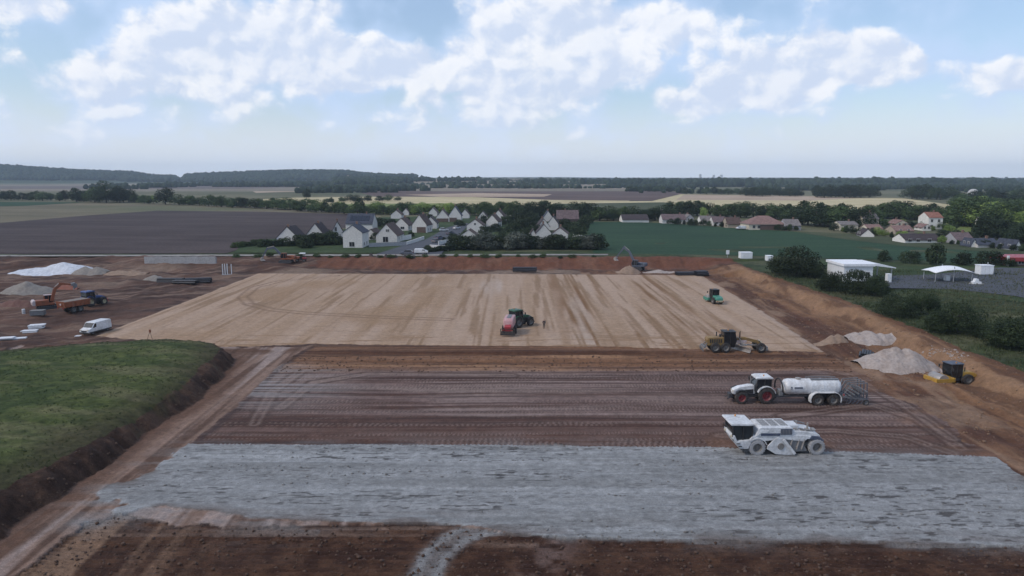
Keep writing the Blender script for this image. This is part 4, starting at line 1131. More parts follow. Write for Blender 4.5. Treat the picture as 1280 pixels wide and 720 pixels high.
house(696, 723.5, 278, 4.5, 14.5, 'long mauve roofed house behind the clustered gables', 'L', 9, 0, 'brown', 'mauve', [], chim=.4)
# right hand village
house(828, 857.5, 279.5, 5, 11, 'long brown roofed house with white end wall at the top of the green field', 'L', 9, 0, 'white', 'mauve', [], group='houses above the green field', chim=.8)
house(858, 867, 277.5, 5, 9, 'small grey house right of the long brown roof', 'G', 9, 0, 'grey', 'grey', group='houses above the green field')
house(876, 891, 281, 5, 10.5, 'house with bright white front and grey roof above the green field', 'L', 8, 0, 'bright', 'grey', [(-.3, .8, 1.2, 1.2), (.4, .8, 1.0, 1.2)], group='houses above the green field')
house(891.5, 908, 282, 4.5, 10.5, 'grey roofed house between the bright white front and the brown roof', 'L', 9, 0, 'white', 'mauve', group='houses above the green field')
house(909, 927, 285, 5, 12.5, 'brown roofed house left of the big hipped roof', 'L', 9, 0, 'tan', 'brown', [], group='houses above the green field')
house(936, 981, 287.5, 7, 17, 'big house with pinkish hipped roof and pale walls', 'L', 13, 0, 'cream', 'pink', [(-.8, .8, 1.2, 1.4), (-.5, .8, 1.2, 1.4)], lower=(-.38, .92, 2.4), hip=6.0, group='houses above the green field', chim=0)
house(982, 1001, 288, 6, 13, 'grey house right of the big hipped roof', 'L', 9, 0, 'grey', 'grey', group='houses above the green field')
house(813, 829, 268.5, 2.4, 6, 'pale roofed house behind the long brown roof', 'L', 8, 0, 'white', 'pale', [], group='houses above the green field', chim=0)
house(778, 811, 278, 3.2, 9, 'low dark roofed barn with a white wall strip above the green field', 'L', 12, 0, 'bright', 'dark', [], group='houses above the green field', chim=0, name='barn')
house(1050, 1072.5, 288, 7, 10.5, 'cream flat fronted house below the wood', 'L', 9, 0, 'cream', 'grey', [(-.5, .8, 1.2, 1.2), (.3, .8, 1.2, 1.2)], group='sunlit houses on the right')
house(1078, 1097.5, 286.5, 13, 20.5, 'two storey house with brown grey roof beside the wood', 'L', 9, 0, 'cream', 'grey', [(-.6, .8, 1.1, 1.3), (0, .8, 1.1, 1.3), (.6, .8, 1.1, 1.3), (-.6, 3.4, 1.1, 1.3), (.6, 3.4, 1.1, 1.3)], group='sunlit houses on the right')
house(1085, 1103.5, 290, 4, 8.5, 'low pink roofed house before the two storey house', 'L', 8, 0, 'cream', 'pink', group='sunlit houses on the right', chim=0)
house(1077, 1092, 296.5, 2.5, 9.5, 'white gable with black roof at the edge of the green slope', 'G', 9, -14, 'bright', 'dark', [], group='sunlit houses on the right', chim=0)
house(1119.5, 1136.5, 284, 4, 8.5, 'cream gable among garden trees left of the tall white house', 'G', 9, 0, 'cream', 'pink', group='sunlit houses on the right')
house(1119, 1142.5, 292.5, 4, 9.5, 'pink roofed house below the cream gable', 'L', 9, 0, 'tan', 'pink', group='sunlit houses on the right')
house(1160, 1177.5, 286.5, 14.5, 20.5, 'tall white house with reddish roof, highest on the right', 'L', 9, 0, 'bright', 'red', [(-.6, .8, 1.1, 1.3), (.5, .8, 1.1, 1.3), (-.6, 3.4, 1.1, 1.3), (.5, 3.4, 1.1, 1.3)], group='sunlit houses on the right')
house(1153, 1164, 288.5, 4, 8, 'small white annex at the foot of the tall white house', 'G', 7, 0, 'bright', 'pink', group='sunlit houses on the right', chim=0)
house(1131, 1176, 304, 4, 10.5, 'long low house with dark roof and white wall above the green slope', 'L', 9, 0, 'bright', 'dark', [(-.8, .6, 1.2, 1.0), (-.3, .6, 1.2, 1.0), (.4, .6, 1.2, 1.0)], group='sunlit houses on the right')
house(1196, 1218, 305, 4.5, 13, 'mauve roofed house right of the long low dark roof', 'L', 9, 0, 'grey', 'mauve', [], group='low slate houses on the right')
house(1214, 1221.5, 309.5, 3, 10, 'little white gable before the slate roofs on the right', 'G', 6, 0, 'bright', 'slate', [], group='low slate houses on the right', chim=0)
house(1222, 1251, 310, 4, 10.5, 'long slate roofed bungalow at the foot of the dark trees', 'L', 9, 0, 'white', 'slate', [], group='low slate houses on the right')
house(1267.5, 1277, 313.5, 4, 12.5, 'pointed white gable close to the right edge', 'G', 8, 10, 'bright', 'slate', [], group='low slate houses on the right', chim=0)
# farms at the foot of the hill
for px, py, w, lab in [(418, 228, 5, 'tiny pale farm building under the wooded hill, left one'), (437, 228, 6, 'tiny pale farm building under the wooded hill, right one')]:
    Y = 2650.0; X = (px - 640) / FPX * Y; s = FPX / Y
    zz = float(hillh(np.array([X]), np.array([Y]))[0])
    t = empty('farm_building', (X, Y, zz)); W_ = w / s
    MB().prism([(-W_ / 2, -2), (W_ / 2, -2), (W_ / 2, 7), (0, 12), (-W_ / 2, 7)], 0, 16).build('wall', WALL['cream'], t)
    MB().prism([(-W_ / 2 - .5, 6.7), (0, 12.1), (W_ / 2 + .5, 6.7), (W_ / 2 + .5, 7.2), (0, 12.6), (-W_ / 2 - .5, 7.2)], -.3, 16.3).build('roof', ROOF['red'], t)
    tag(t, lab, 'farm', 'farms under the hill')

# garden walls, tarpaulin, hedge wall
def wall_run(name, p0, p1, h, mat, label, cat='wall', th=.25, z=ZOUT, cap=None):
    a = Vector(G(*p0, z)); b = Vector(G(*p1, z)); L = (b - a).length
    t = empty(name, a, math.atan2(b.y - a.y, b.x - a.x))
    MB().box(0, L, -th / 2, th / 2, -.3, h).build('panel', mat, t)
    MB().box(-.05, L + .05, -th / 2 - .05, th / 2 + .05, h, h + .08).build('coping', cap or mat, t)
    return tag(t, label, cat)
plaster = render_mat('plaster', (.62, .61, .60))
wall_run('garden_wall', (537.5, 311.5), (561, 313), 1.5, plaster, 'white garden wall at the corner of the village street')
wall_run('garden_wall', (548, 307), (578, 301.5), 1.6, plaster, 'thin white garden wall behind the street corner wall')
wall_run('garden_wall', (461, 309.5), (508, 307.5), 1.5, WALL['grey'], 'grey garden wall before the paired window house')
wall_run('garden_wall', (508, 307), (530, 299.5), 1.3, plaster, 'pale garden wall stepping up along the street')
wall_run('garden_wall', (496, 302), (514, 299), 1.8, plaster, 'pale wall with openings right of the paired window house')
wall_run('garden_wall', (1196, 281), (1222, 281), 2.2, WALL['cream'], 'cream boundary wall before the bright wood on the right')
wall_run('garden_wall', (1218, 292), (1225, 279), 5.5, WALL['cream'], 'tall cream wall end at the edge of the lawn on the right')
tarp = paint('blue_tarp', (.03, .07, .30), .6, .2)
x, y, _ = G(341, 305.5, ZOUT)
t = empty('tarpaulin_stack', (x, y, ZOUT))
MB().box(-2.4, 2.4, -1.2, 1.2, 0, .7).build('timber_stack', wooddoor, t)
MB().prism([(-2.5, .3), (-2.4, .95), (-1.2, 1.15), (.6, 1.05), (2.4, .9), (2.5, .3)], -1.3, 1.3).build('sheet', tarp, t, .06)
tag(t, 'blue tarpaulin covered stack beside the leftmost house', 'tarpaulin')
# boundary stones along the road
bo = paint('boulder', (.06, .05, .05), .95, .4)
for i in range(7):
    x, y, _ = G(462 + 11 * i + random.uniform(-2, 2), 321.2, ZOUT)
    m = MB(); 
    for _k in range(3): m.cyl((random.uniform(-.3, .3), random.uniform(-.2, .2), -.2), (random.uniform(-.2, .2), random.uniform(-.1, .1), random.uniform(.5, .9)), random.uniform(.6, .9), random.uniform(.25, .45), 7)
    o = m.build('boulder', bo); o.location = (x, y, hz(x, y)); tag(o, nth(i, 7, 'dark boulder on the verge before the village road'), 'boulder', 'boulders by the road')

# ------------------------------------------------------------------ car park on the right
whitemetal = paint('white_sheet', (.72, .73, .75), .45, .12)
canvas = paint('white_canvas', (.78, .79, .82), .6, .08)
steel = paint('galvanised', (.42, .43, .45), .45, .2, metal=.5)
darkglass = glassy('dark_glass')
# stretched canopy on posts
x, y, _ = G(1187, 352, ZOUT)
s = PXM(y); w = 49 / s; d = 6.0; hh = 13 / s
t = empty('canopy', (x, y + 1, ZOUT + .1))
n_ = 14; vs = []; fs = []
for j in range(7):
    for i in range(n_ + 1):
        u = i / n_ * 2 - 1; v = j / 6 * 2 - 1
        vs.append((u * w / 2, v * d / 2, hh + 6 / s * (1 - u * u) * (1 - .35 * v * v) - .25 * abs(v)))
for j in range(6):
    for i in range(n_):
        a = j * (n_ + 1) + i; fs.append((a, a + 1, a + n_ + 2, a + n_ + 1))
cn = MB().add(vs, fs).build('canvas_roof', canvas, t, smooth=60)
sol = cn.modifiers.new('t', 'SOLIDIFY'); sol.thickness = .08
for sx in (-.46, 0, .46):
    for sy in (-.4, .4): MB().cyl((sx * w, sy * d, -.2), (sx * w, sy * d, hh + 1.2 - 4 * abs(sx)), .09, .09, 8).build('post', steel, t)
MB().box(-.6, .4, -.5, .5, -.1, 1.3).build('kiosk', whitemetal, t, .03)
tag(t, 'white arched canvas canopy on posts over the car park', 'canopy')
# flat-roofed white building with a projecting canopy
x, y, _ = G(1054, 352, ZOUT)
s = PXM(y)
t = empty('service_building', (x, y, ZOUT + .05))
Wb = 36 / s
MB().box(0, Wb, 0, 9, -.3, 19 / s).build('wall', whitemetal, t)
MB().box(-.3, Wb + .3, -.4, 9.4, 19 / s, 22 / s).build('roof_fascia', canvas, t)
for i in range(4): window(t, 1.2 + i * 1.5, .8, .9, 1.4, ('y', 0.0, -1))
MB().prism([(Wb + .3, 19.5 / s), (66 / s, 16 / s), (66 / s, 17 / s), (Wb * 1.2, 22 / s), (Wb + .3, 22 / s)], .5, 8.5).build('canopy_roof', canvas, t)
for yy in (1.2, 7.8): MB().box(62 / s, 63 / s, yy - .15, yy + .15, -.2, 16.6 / s).build('post', steel, t)
MB().box(49 / s, 54 / s, -2.2, -1.0, -.1, 2.1).build('cabinet', whitemetal, t, .03)
tag(t, 'white flat roofed building with projecting canopy behind the shrubs', 'building')
x, y, _ = G(1233.5, 344, ZOUT)
s = PXM(y); t = empty('cabin', (x, y, ZOUT + .15)); w = 16 / s / 2; hh = 11 / s
MB().box(-w, w, 0, 2.4, 0, hh).build('body', whitemetal, t, .04)
MB().box(-w - .1, w + .1, -.1, 2.5, hh, hh + .12).build('roof', canvas, t)
for i in range(3): MB().box(-w + .12 + i * (2 * w / 3), -w + 2 * w / 3 - .06 + i * (2 * w / 3), -.05, -.005, .15, hh - .1).build('door_panel', canvas, t)
MB().cyl((w * .5, 1.2, hh + .12), (w * .5, 1.2, hh + .8), .12, .12, 8).build('vent', steel, t)
tag(t, 'white ribbed cabin standing alone on the car park', 'cabin')
x, y, _ = G(1220, 355.5, ZOUT)
t = empty('planter', (x, y, ZOUT + .15))
MB().prism([(-.9, 0), (.9, 0), (1.0, .5), (.4, .6), (.2, 1.2), (-.4, 1.2), (-.6, .6), (-1.0, .5)], -.5, .5).build('tub', whitemetal, t, .05)
MB().box(-1.3, 1.3, -.8, .8, -.05, .1).build('plinth', conc, t)
tag(t, 'small white block on the car park in front of the canopy', 'block')
# signs and boxes at the back right corner of the site
for (p0, p1, py, h, lab, nm) in [(926, 940.5, 323, 7.5, 'long white container cabin at the edge of the green field', 'container'), (959.5, 966.5, 325, 6, 'small white utility box right of the long container', 'utility_box')]:
    x, y, _ = G((p0 + p1) / 2, py, ZOUT); s = PXM(y); w = (p1 - p0) / s / 2; hh = h / s
    t = empty(nm, (x, y, hz(x, y)))
    MB().box(-w, w, 0, 2.4, -.3, hh).build('body', whitemetal, t, .03)
    MB().box(-w - .06, w + .06, -.06, 2.46, hh, hh + .1).build('roof', canvas, t)
    MB().box(-w * .95, -w * .62, -.04, -.003, .1, hh * .9).build('door', canvas, t)
    if nm == 'container':
        for i in range(9): MB().box(-w * .55 + i * w * .17, -w * .55 + i * w * .17 + .12, -.05, -.003, .1, hh - .1).build('rib', whitemetal, t)
    tag(t, lab, nm.replace('_', ' '))
x, y, _ = G(909.3, 321.5, ZOUT)
t = empty('sign_board', (x, y, ZOUT))
MB().box(-.06, .06, -.04, .04, -.3, 1.0).build('post', steel, t)
MB().box(-.5, .5, -.12, -.04, .9, 2.2).build('board', whitemetal, t, .02)
tag(t, 'small white sign board on a post by the green field', 'sign')
x, y, _ = G(1216, 246, ZOUT)
t = empty('storage_dome', (x, y, ZOUT)); r = 6.5
MB().lathe([(r, 0), (r, 4), (r * .92, 6.5), (r * .7, 8.6), (r * .4, 9.7), (0.01, 10.1)], 20, Matrix.Rotation(R(90), 4, 'X')).build('shell', conc, t, smooth=50)
MB().box(-1.2, 1.2, -r - .3, -r + .4, 0, 3).build('door', steel, t)
tag(t, 'white domed tank among the far trees at the right', 'dome')
# ================================================================== machines
V = {'white': paint('paint_white', (.62, .63, .65), .45, .55, (.34, .30, .27), scale=.8), 'dustwhite': paint('paint_dust_white', (.58, .59, .61), .8, .8, (.33, .33, .34), scale=.9),
     'black': paint('black_plastic', (.020, .021, .024), .6, .4, (.08, .065, .055)), 'chassis': paint('chassis_dark', (.035, .036, .042), .7, .5, (.10, .08, .07)),
     'yellow': paint('paint_yellow', (.42, .24, .035), .5, .45, (.20, .13, .075)), 'ochre': paint('paint_ochre', (.25, .155, .05), .65, .7, (.13, .085, .06)),
     'teal': paint('paint_teal', (.045, .22, .16), .45, .3, (.16, .15, .13)), 'green': paint('paint_green', (.02, .085, .045), .45, .3, (.08, .07, .06)),
     'red': paint('paint_red', (.33, .025, .035), .45, .3, (.16, .10, .08)), 'orange': paint('paint_orange', (.26, .075, .03), .6, .6, (.13, .07, .05)),
     'blue': paint('paint_blue', (.03, .06, .19), .45, .3, (.08, .07, .07)), 'navy': paint('paint_navy', (.035, .05, .095), .5, .35, (.16, .16, .17)),
     'grey': paint('machine_grey', (.16, .165, .175), .6, .4, (.12, .10, .09)), 'slateblue': paint('slate_blue', (.06, .075, .11), .55, .4, (.16, .14, .13)),
     'steel': paint('blade_steel', (.36, .33, .31), .45, .45, (.22, .17, .13), metal=.4), 'pinkred': paint('paint_pink_white', (.48, .40, .40), .55, .4, (.32, .20, .19)), 'hopper': paint('paint_hopper', (.44, .23, .235), .5, .5, (.50, .40, .40)),
     'tyre': paint('tyre_rubber', (.026, .025, .026), .9, .7, (.105, .08, .066), scale=2), 'dusttyre': paint('tyre_dusty', (.30, .30, .31), .95, .5, (.17, .16, .16), scale=2),
     'rimred': paint('rim_red', (.20, .022, .030), .5, .4, (.08, .06, .055)), 'rimcream': paint('rim_cream', (.42, .38, .26), .6, .4, (.15, .11, .08)), 'rimgrey': paint('rim_grey', (.17, .165, .16), .7, .5, (.10, .08, .07)),
     'lamp': paint('lamp_lens', (.55, .50, .40), .2, .1), 'redlamp': paint('tail_lamp', (.30, .02, .02), .3, .1), 'amber': paint('beacon', (.55, .22, .02), .3, .05), 'seat': paint('seat_fabric', (.03, .03, .03), .9, .1)}
glass = glassy('cab_glass', (.014, .018, .022))
_wc = {}
def wheel(p, x, y, r, w, tyre='tyre', rim='rimgrey', lugs=18, steer=0.0):
    key = (r, w, tyre, lugs)
    if key not in _wc:
        m = MB().lathe([(r * .57, -w / 2), (r * .88, -w / 2), (r * .96, -w * .40), (r * .965, w * .40), (r * .88, w / 2), (r * .57, w / 2)], 28, closed=True)
        for i in range(lugs):
            for sgn in (-1, 1):
                a = 2 * math.pi * (i + (.5 if sgn > 0 else 0)) / lugs
                c, s_ = math.cos(a), math.sin(a); a2 = a + .22
                m.bar((c * r * .965, 0.02 * sgn, s_ * r * .965), (math.cos(a2) * r * .95, sgn * w * .47, math.sin(a2) * r * .95), .06 * r / .8 + .03, .075 * r)
        me = m.mesh('wheel', 40); me.materials.append(V[tyre]); _wc[key] = me
    k2 = ('rim', r, w, rim)
    if k2 not in _wc:
        m = MB()
        for sg in (-1, 1):
            m.lathe([(.001, sg * w * .16), (r * .16, sg * w * .18), (r * .20, sg * w * .08), (r * .42, sg * w * .05), (r * .50, sg * w * .36), (r * .585, sg * w * .44)], 20)
        me = m.mesh('rim', 40); me.materials.append(V[rim]); _wc[k2] = me
    o = link('wheel', _wc[key], None, p); o.location = (x, y, r - .03); o.rotation_euler = (0, 0, steer)
    q = link('rim', _wc[k2], None, o)
    KIDS.setdefault(p.name, []).append(o)
    return o
def place(name, px, py, rz, dz=0.0, off=(0, 0), z=None):
    x, y, _ = G(px, py, 0 if z is None else z)
    x += off[0]; y += off[1]
    return empty(name, (x, y, hz(x, y) + dz if z is None else z), R(rz))
def arc(cx, cz, r, a0, a1, n=9):
    return [(cx + r * math.cos(R(a0 + (a1 - a0) * i / n)), cz + r * math.sin(R(a0 + (a1 - a0) * i / n))) for i in range(n + 1)]
def fender(p, cx, cz, r, a0, a1, y0, y1, mat, t=.07, name='fender'):
    o = arc(cx, cz, r + t, a0, a1); i = arc(cx, cz, r, a1, a0)
    return MB().prism(o + i, y0, y1).build(name, mat, p, smooth=50)

# ------------------------------------------------------------------ lime stabiliser (cab at the left, near side -y)
t = place('soil_stabiliser', 912.1, 570.4, 1.5, off=(0, 1.35))
B = lambda: MB()
D = V['dustwhite']
B().prism([(1.55, 1.25), (2.2, 1.95), (4.6, 2.08), (6.9, 2.02), (8.9, 1.80), (9.15, 1.5), (8.9, 1.40), (7.6, 1.62), (7.3, 1.35), (5.3, 1.60), (3.4, 1.45), (1.9, 1.25)], -1.28, 1.28).build('chassis', D, t, .04)
B().prism([(.24, 2.05), (.18, 1.75), (.85, .78), (1.05, .68), (1.75, .72), (2.0, 1.25), (2.05, 1.62), (.62, 1.50), (.40, 2.05)], -1.42, 1.42).build('cab_platform', D, t, .04)
B().prism([(.40, 1.52), (2.15, 1.60), (2.2, 3.06), (.22, 3.12)], -1.12, 1.12).build('cab_glass', glass, t)
for xx in (.30, 1.25, 2.18):
    for yy in (-1.16, 1.16): B().bar((xx, yy, 1.5), (xx - (.06 if xx < 1 else 0), yy, 3.12), .09, .09).build('pillar', V['black'], t)
B().prism([(-.05, 3.10), (2.05, 3.06), (2.25, 3.14), (2.2, 3.24), (.0, 3.30), (-.1, 3.22)], -1.45, 1.40).build('cab_roof', D, t, .04)
B().box(1.0, 1.5, -.3, .3, 1.6, 2.5).build('seat', V['seat'], t, .05)
B().prism([(2.45, 1.95), (2.72, 2.70), (2.95, 2.84), (5.9, 2.86), (6.05, 2.78), (6.15, 2.05)], -1.33, 1.33).build('engine_hood', D, t, .05)
for i in range(3):
    g = B().box(3.15 + i * .92, 3.95 + i * .92, -.95, .95, 2.85, 2.90).build('hood_grille', V['dustwhite'], t)
    for j in range(6): B().box(3.2 + i * .92 + j * .125, 3.26 + i * .92 + j * .125, -.9, .9, 2.90, 2.93).build('slat', V['grey'], g)
B().box(2.95, 4.85, -1.36, -1.31, 2.02, 2.26).build('side_stripe', V['navy'], t)
B().box(4.88, 6.02, -1.37, -1.31, 2.12, 2.70).build('side_vent', V['navy'], t)
for i in range(7): B().box(4.95 + i * .15, 5.02 + i * .15, -1.40, -1.37, 2.18, 2.64).build('vent_slat', V['grey'], t)
B().prism([(2.62, 2.05), (2.86, 2.55), (3.7, 2.55), (3.55, 2.35), (2.95, 2.30)], -1.38, -1.31).build('side_panel', V['white'], t)
B().box(5.95, 6.95, -.6, .8, 2.05, 2.80).build('air_cleaner', D, t, .06)
B().prism([(6.1, 2.0), (6.2, 2.40), (7.0, 2.42), (8.3, 2.22), (8.85, 1.98), (8.9, 1.75)], -1.2, 1.2).build('rear_deck', D, t, .06)
for i, (xx, yy, hh) in enumerate([(7.75, -.75, .75), (7.2, .6, .5)]): B().cyl((xx, yy, 2.2), (xx, yy, 2.35 + hh), .09, .09, 10).build('exhaust_pipe', V['steel'], t)
B().tube([(6.4, -1.0, 2.5), (6.9, -1.05, 2.62), (7.6, -1.0, 2.45), (8.3, -.9, 2.35)], .06).build('hose', V['grey'], t)
B().tube([(6.3, .9, 2.5), (7.2, .95, 2.75), (8.2, .9, 2.45)], .07).build('hose', V['grey'], t)
for xx in (6.4, 7.0, 7.6, 8.2):
    B().box(xx, xx + .35, -1.1 + (xx % .5), -.5 + (xx % .5), 2.3, 2.55 - (xx - 6.4) * .05).build('valve_block', V['steel'], t, .03)
B().prism([(4.9, .25), (5.2, 1.62), (7.0, 1.62), (7.7, .35)], -1.18, 1.18).build('rotor_housing', V['grey'], t)
for sy in (-1, 1):
    y0, y1 = sorted((sy * 1.32, sy * 1.44))
    B().prism([(3.58, .70), (3.62, .98), (4.15, 1.55), (4.65, 1.92), (5.25, 1.72), (5.75, 1.10), (6.40, .32), (6.34, .08), (5.6, .06), (4.5, .14)], y0, y1).build('rotor_side_plate', D, t, .03)
    B().bar((5.15, sy * 1.50, 1.68), (6.35, sy * 1.50, .18), .08, .26).build('side_brace', V['white'], t)
    B().cyl((4.95, sy * 1.44, .95), (4.95, sy * 1.52, .95), .34, .30, 16).build('rotor_hub', V['rimgrey'], t)
    B().prism([(7.75, 1.62), (8.0, 1.95), (8.8, 1.86), (9.25, 1.45), (9.15, 1.25), (8.75, 1.50), (8.1, 1.55)], *sorted((sy * .72, sy * 1.36))).build('rear_fender', V['navy'], t, .04)
    fender(t, 2.67, .8, .92, 20, 165, *sorted((sy * .75, sy * 1.40)), D)
for yy in (-1.08, 1.08):
    wheel(t, 2.67, yy, .82, .68, 'dusttyre', 'rimgrey', 18); wheel(t, 8.57, yy, .82, .68, 'dusttyre', 'rimgrey', 18)
B().cyl((2.67, -1.0, .8), (2.67, 1.0, .8), .16).build('axle', V['grey'], t)
B().cyl((8.57, -1.0, .8), (8.57, 1.0, .8), .16).build('axle', V['grey'], t)
for xx in (5.9, 6.6, 7.1): B().cyl((xx, -1.22, .55), (xx + .25, -1.22, 1.6), .08, .08, 8).build('hydraulic_cylinder', V['steel'], t)
for i in range(4): B().box(.55 + .2 * i, .9 + .2 * i, -1.5, -1.42, 1.25 - .28 * i, 1.31 - .28 * i).build('step', V['black'], t)
B().tube([(.15, -1.3, 1.9), (.12, -1.3, 2.5), (.12, 1.3, 2.5), (.15, 1.3, 1.9)], .035).build('handrail', V['black'], t)
B().cyl((1.1, .9, 3.26), (1.1, .9, 3.45), .08).build('beacon', V['amber'], t)
for yy in (-.95, .95): B().box(.10, .22, yy - .15, yy + .15, 1.78, 1.98).build('headlamp', V['lamp'], t)
tag(t, 'dusty white soil stabiliser working on the edge of the blue grey strip', 'soil stabiliser')

# ------------------------------------------------------------------ tractors
def tractor(name, root, body, roof, rim, label, loader=False, hoodtop=None, pinkweight=None):
    p = root
    hm = V[hoodtop or body]
    B().box(-.7, 3.3, -.32, .32, .55, 1.15).build('chassis', V['chassis'], p, .04)
    B().prism([(1.15, 1.05), (1.15, 2.10), (1.9, 2.12), (3.1, 1.92), (3.75, 1.62), (3.92, 1.30), (3.85, .98)], -.42, .42).build('hood', hm, p, .08, 40)
    B().prism([(1.4, 1.1), (1.4, 1.65), (3.3, 1.5), (3.6, 1.1)], -.45, .45).build('hood_grille', V['black'], p)
    for sy in (-.28, .28): B().box(3.78, 3.9, sy - .12, sy + .12, 1.3, 1.5).build('headlamp', V['lamp'], p)
    B().prism([(-.55, 1.45), (-.45, 1.1), (1.1, .95), (1.3, 1.5), (1.32, 2.3), (1.0, 3.02), (-.62, 3.02), (-.72, 2.2)], -.82, .82).build('cab_glass', glass, p, .04)
    for sy in (-.84, .84):
        for a, b in (((-.55, 1.2), (-.66, 3.02)), ((.25, 1.0), (.15, 3.02)), ((1.28, 1.5), (1.02, 3.02))): B().bar((a[0], sy, a[1]), (b[0], sy, b[1]), .09, .07).build('pillar', V['black'], p)
    B().prism([(-.80, 3.00), (-.82, 3.14), (-.6, 3.27), (.9, 3.27), (1.28, 3.16), (1.30, 3.02)], -.92, .92).build('cab_roof', V[roof], p, .06)
    B().box(-.1, .4, -.25, .25, 1.3, 2.3).build('seat', V['seat'], p, .05)
    for sy in (-1, 1):
        fender(p, 0, 1.0, 1.10, 22, 165, *sorted((sy * .55, sy * 1.18)), V[body if body != 'blue' else 'blue'])
        fender(p, 3.0, .78, .86, 40, 140, *sorted((sy * .7, sy * 1.12)), V['black'])
        wheel(p, 0, sy * .95, 1.02, .68, 'tyre', rim, 18); wheel(p, 3.0, sy * .95, .78, .54, 'tyre', rim, 16)
        B().bar((1.2, sy * .95, 2.9), (1.35, sy * 1.35, 2.7), .05).build('mirror_arm', V['black'], p)
        B().box(1.3, 1.38, sy * 1.35 - .12, sy * 1.35 + .12, 2.3, 2.75).build('mirror', V['black'], p)
        for k in range(3): B().box(.85, 1.25, *sorted((sy * .6, sy * .95)), .5 + .28 * k, .54 + .28 * k).build('step', V['black'], p)
        B().box(-.95, -.9, sy * .8 - .12, sy * .8 + .12, 1.7, 1.85).build('tail_lamp', V['redlamp'], p)
    B().cyl((0, -.8, 1.0), (0, .8, 1.0), .2).build('rear_axle', V['chassis'], p)
    B().cyl((3.0, -.8, .78), (3.0, .8, .78), .13).build('front_axle', V['chassis'], p)
    B().cyl((1.35, -.72, 1.3), (1.35, -.72, 3.0), .08, .07).build('exhaust_pipe', V['grey'], p)
    wt_ = B().box(3.92, 4.35, -.45, .45, .55, 1.1); wt_.bar((3.7, -.3, .75), (4.6, -.45, .5), .1, .14); wt_.bar((3.7, .3, .75), (4.6, .45, .5), .1, .14)
    wt_.build('front_linkage', V[pinkweight] if pinkweight else V['chassis'], p, .03)
    h = B()
    for sy in (-.35, .35): h.bar((-.6, sy, .6), (-1.45, sy * 1.2, .55), .08, .12); h.bar((-.6, sy, 1.2), (-1.1, sy, .95), .07, .09)
    h.build('rear_linkage', V['chassis'], p)
    B().cyl((.2, .4, 3.27), (.2, .4, 3.45), .07).build('beacon', V['amber'], p)
    return tag(p, label, 'tractor')
t = place('tractor', 957, 503.3, 181.5, off=(0, 1.0))
tractor('tractor', t, 'white', 'white', 'rimred', 'white tractor with red rims pulling the white tanker')
t = place('tractor', 643.5, 410, 42, off=(0, .3))
tractor('tractor', t, 'green', 'green', 'rimgrey', 'green tractor turned right in front of the red spreader')
t = place('tractor', 108.5, 384.5, 66, off=(0, .4))
tractor('tractor', t, 'blue', 'blue', 'rimcream', 'blue tractor hitched to the orange dump trailer', pinkweight='red')

# ------------------------------------------------------------------ tanker behind the white tractor
t = place('tanker_trailer', 1031, 505.8, 181.0, off=(0, 1.1))
prof = [(.01, -3.55), (.35, -3.52), (.65, -3.42), (.88, -3.22), (.95, -3.0), (.95, 3.0), (.88, 3.22), (.65, 3.42), (.35, 3.52), (.01, 3.55)]
B().lathe([(r, y) for r, y in prof], 32, Matrix.Translation((1.35, 0, 2.05)) @ Matrix.Rotation(R(90), 4, 'Z')).build('tank', V['white'], t, smooth=50)
for xx in (-1.2, .2, 1.6, 3.0, 4.1):
    B().lathe([(.955, -.05), (.985, -.05), (.985, .05), (.955, .05)], 32, Matrix.Translation((xx, 0, 2.05)) @ Matrix.Rotation(R(90), 4, 'Z'), True).build('tank_band', V['white'], t)
B().box(-2.2, 5.0, -.45, .45, .85, 1.12).build('frame', V['chassis'], t, .03)
B().bar((4.8, .3, .95), (7.2, .0, .75), .22, .25).build('drawbar', V['chassis'], t)
B().bar((4.8, -.3, .95), (7.2, .0, .75), .22, .25).build('drawbar', V['chassis'], t)
for xx in (-.95, .95):
    for sy in (-1, 1): wheel(t, xx, sy * 1.02, .72, .62, 'tyre', 'rimgrey', 16)
    B().cyl((xx, -1.0, .7), (xx, 1.0, .7), .12).build('axle', V['chassis'], t)
for sy in (-1, 1):
    y0, y1 = sorted((sy * .68, sy * 1.36))
    fp = arc(-.95, .72, .95, 200, 75, 7) + arc(.95, .72, .95, 105, -20, 7)
    fq = arc(.95, .72, .87, -20, 105, 7) + arc(-.95, .72, .87, 75, 200, 7)
    B().prism(fp + fq, y0, y1).build('fender', V['white'], t, smooth=50)
B().tube([(-1.6, -.2, 3.05), (-1.6, -.2, 3.15), (2.0, -.2, 3.15), (2.0, -.2, 3.05)], .05).build('walkway_rail', V['grey'], t)
B().box(-1.8, 1.6, .05, .45, 2.98, 3.06).build('walkway', V['grey'], t)
B().cyl((3.0, 0, 2.95), (3.0, 0, 3.12), .32, .32, 16).build('manhole', V['steel'], t)
ring = [(5.15 + .25 * math.sin(a * .5), .95 * math.cos(a), 2.05 + .98 * math.sin(a)) for a in [math.pi * (-.15 + 1.3 * i / 14) for i in range(15)]]
B().tube(ring, .09).build('suction_hose', V['black'], t)
B().box(4.9, 5.35, -.5, .5, 1.0, 1.7).build('pump', V['grey'], t, .05)
B().box(2.75, 3.75, 0.95, 1.0, 2.05, 2.22).build('lettering_strip', V['slateblue'], t)
B().box(4.0, 4.18, .94, .98, 1.95, 2.25).build('emblem', V['slateblue'], t)
for sy in (-.85, .85): B().box(-2.35, -2.28, sy - .16, sy + .16, 1.1, 1.3).build('tail_lamp', V['redlamp'], t)
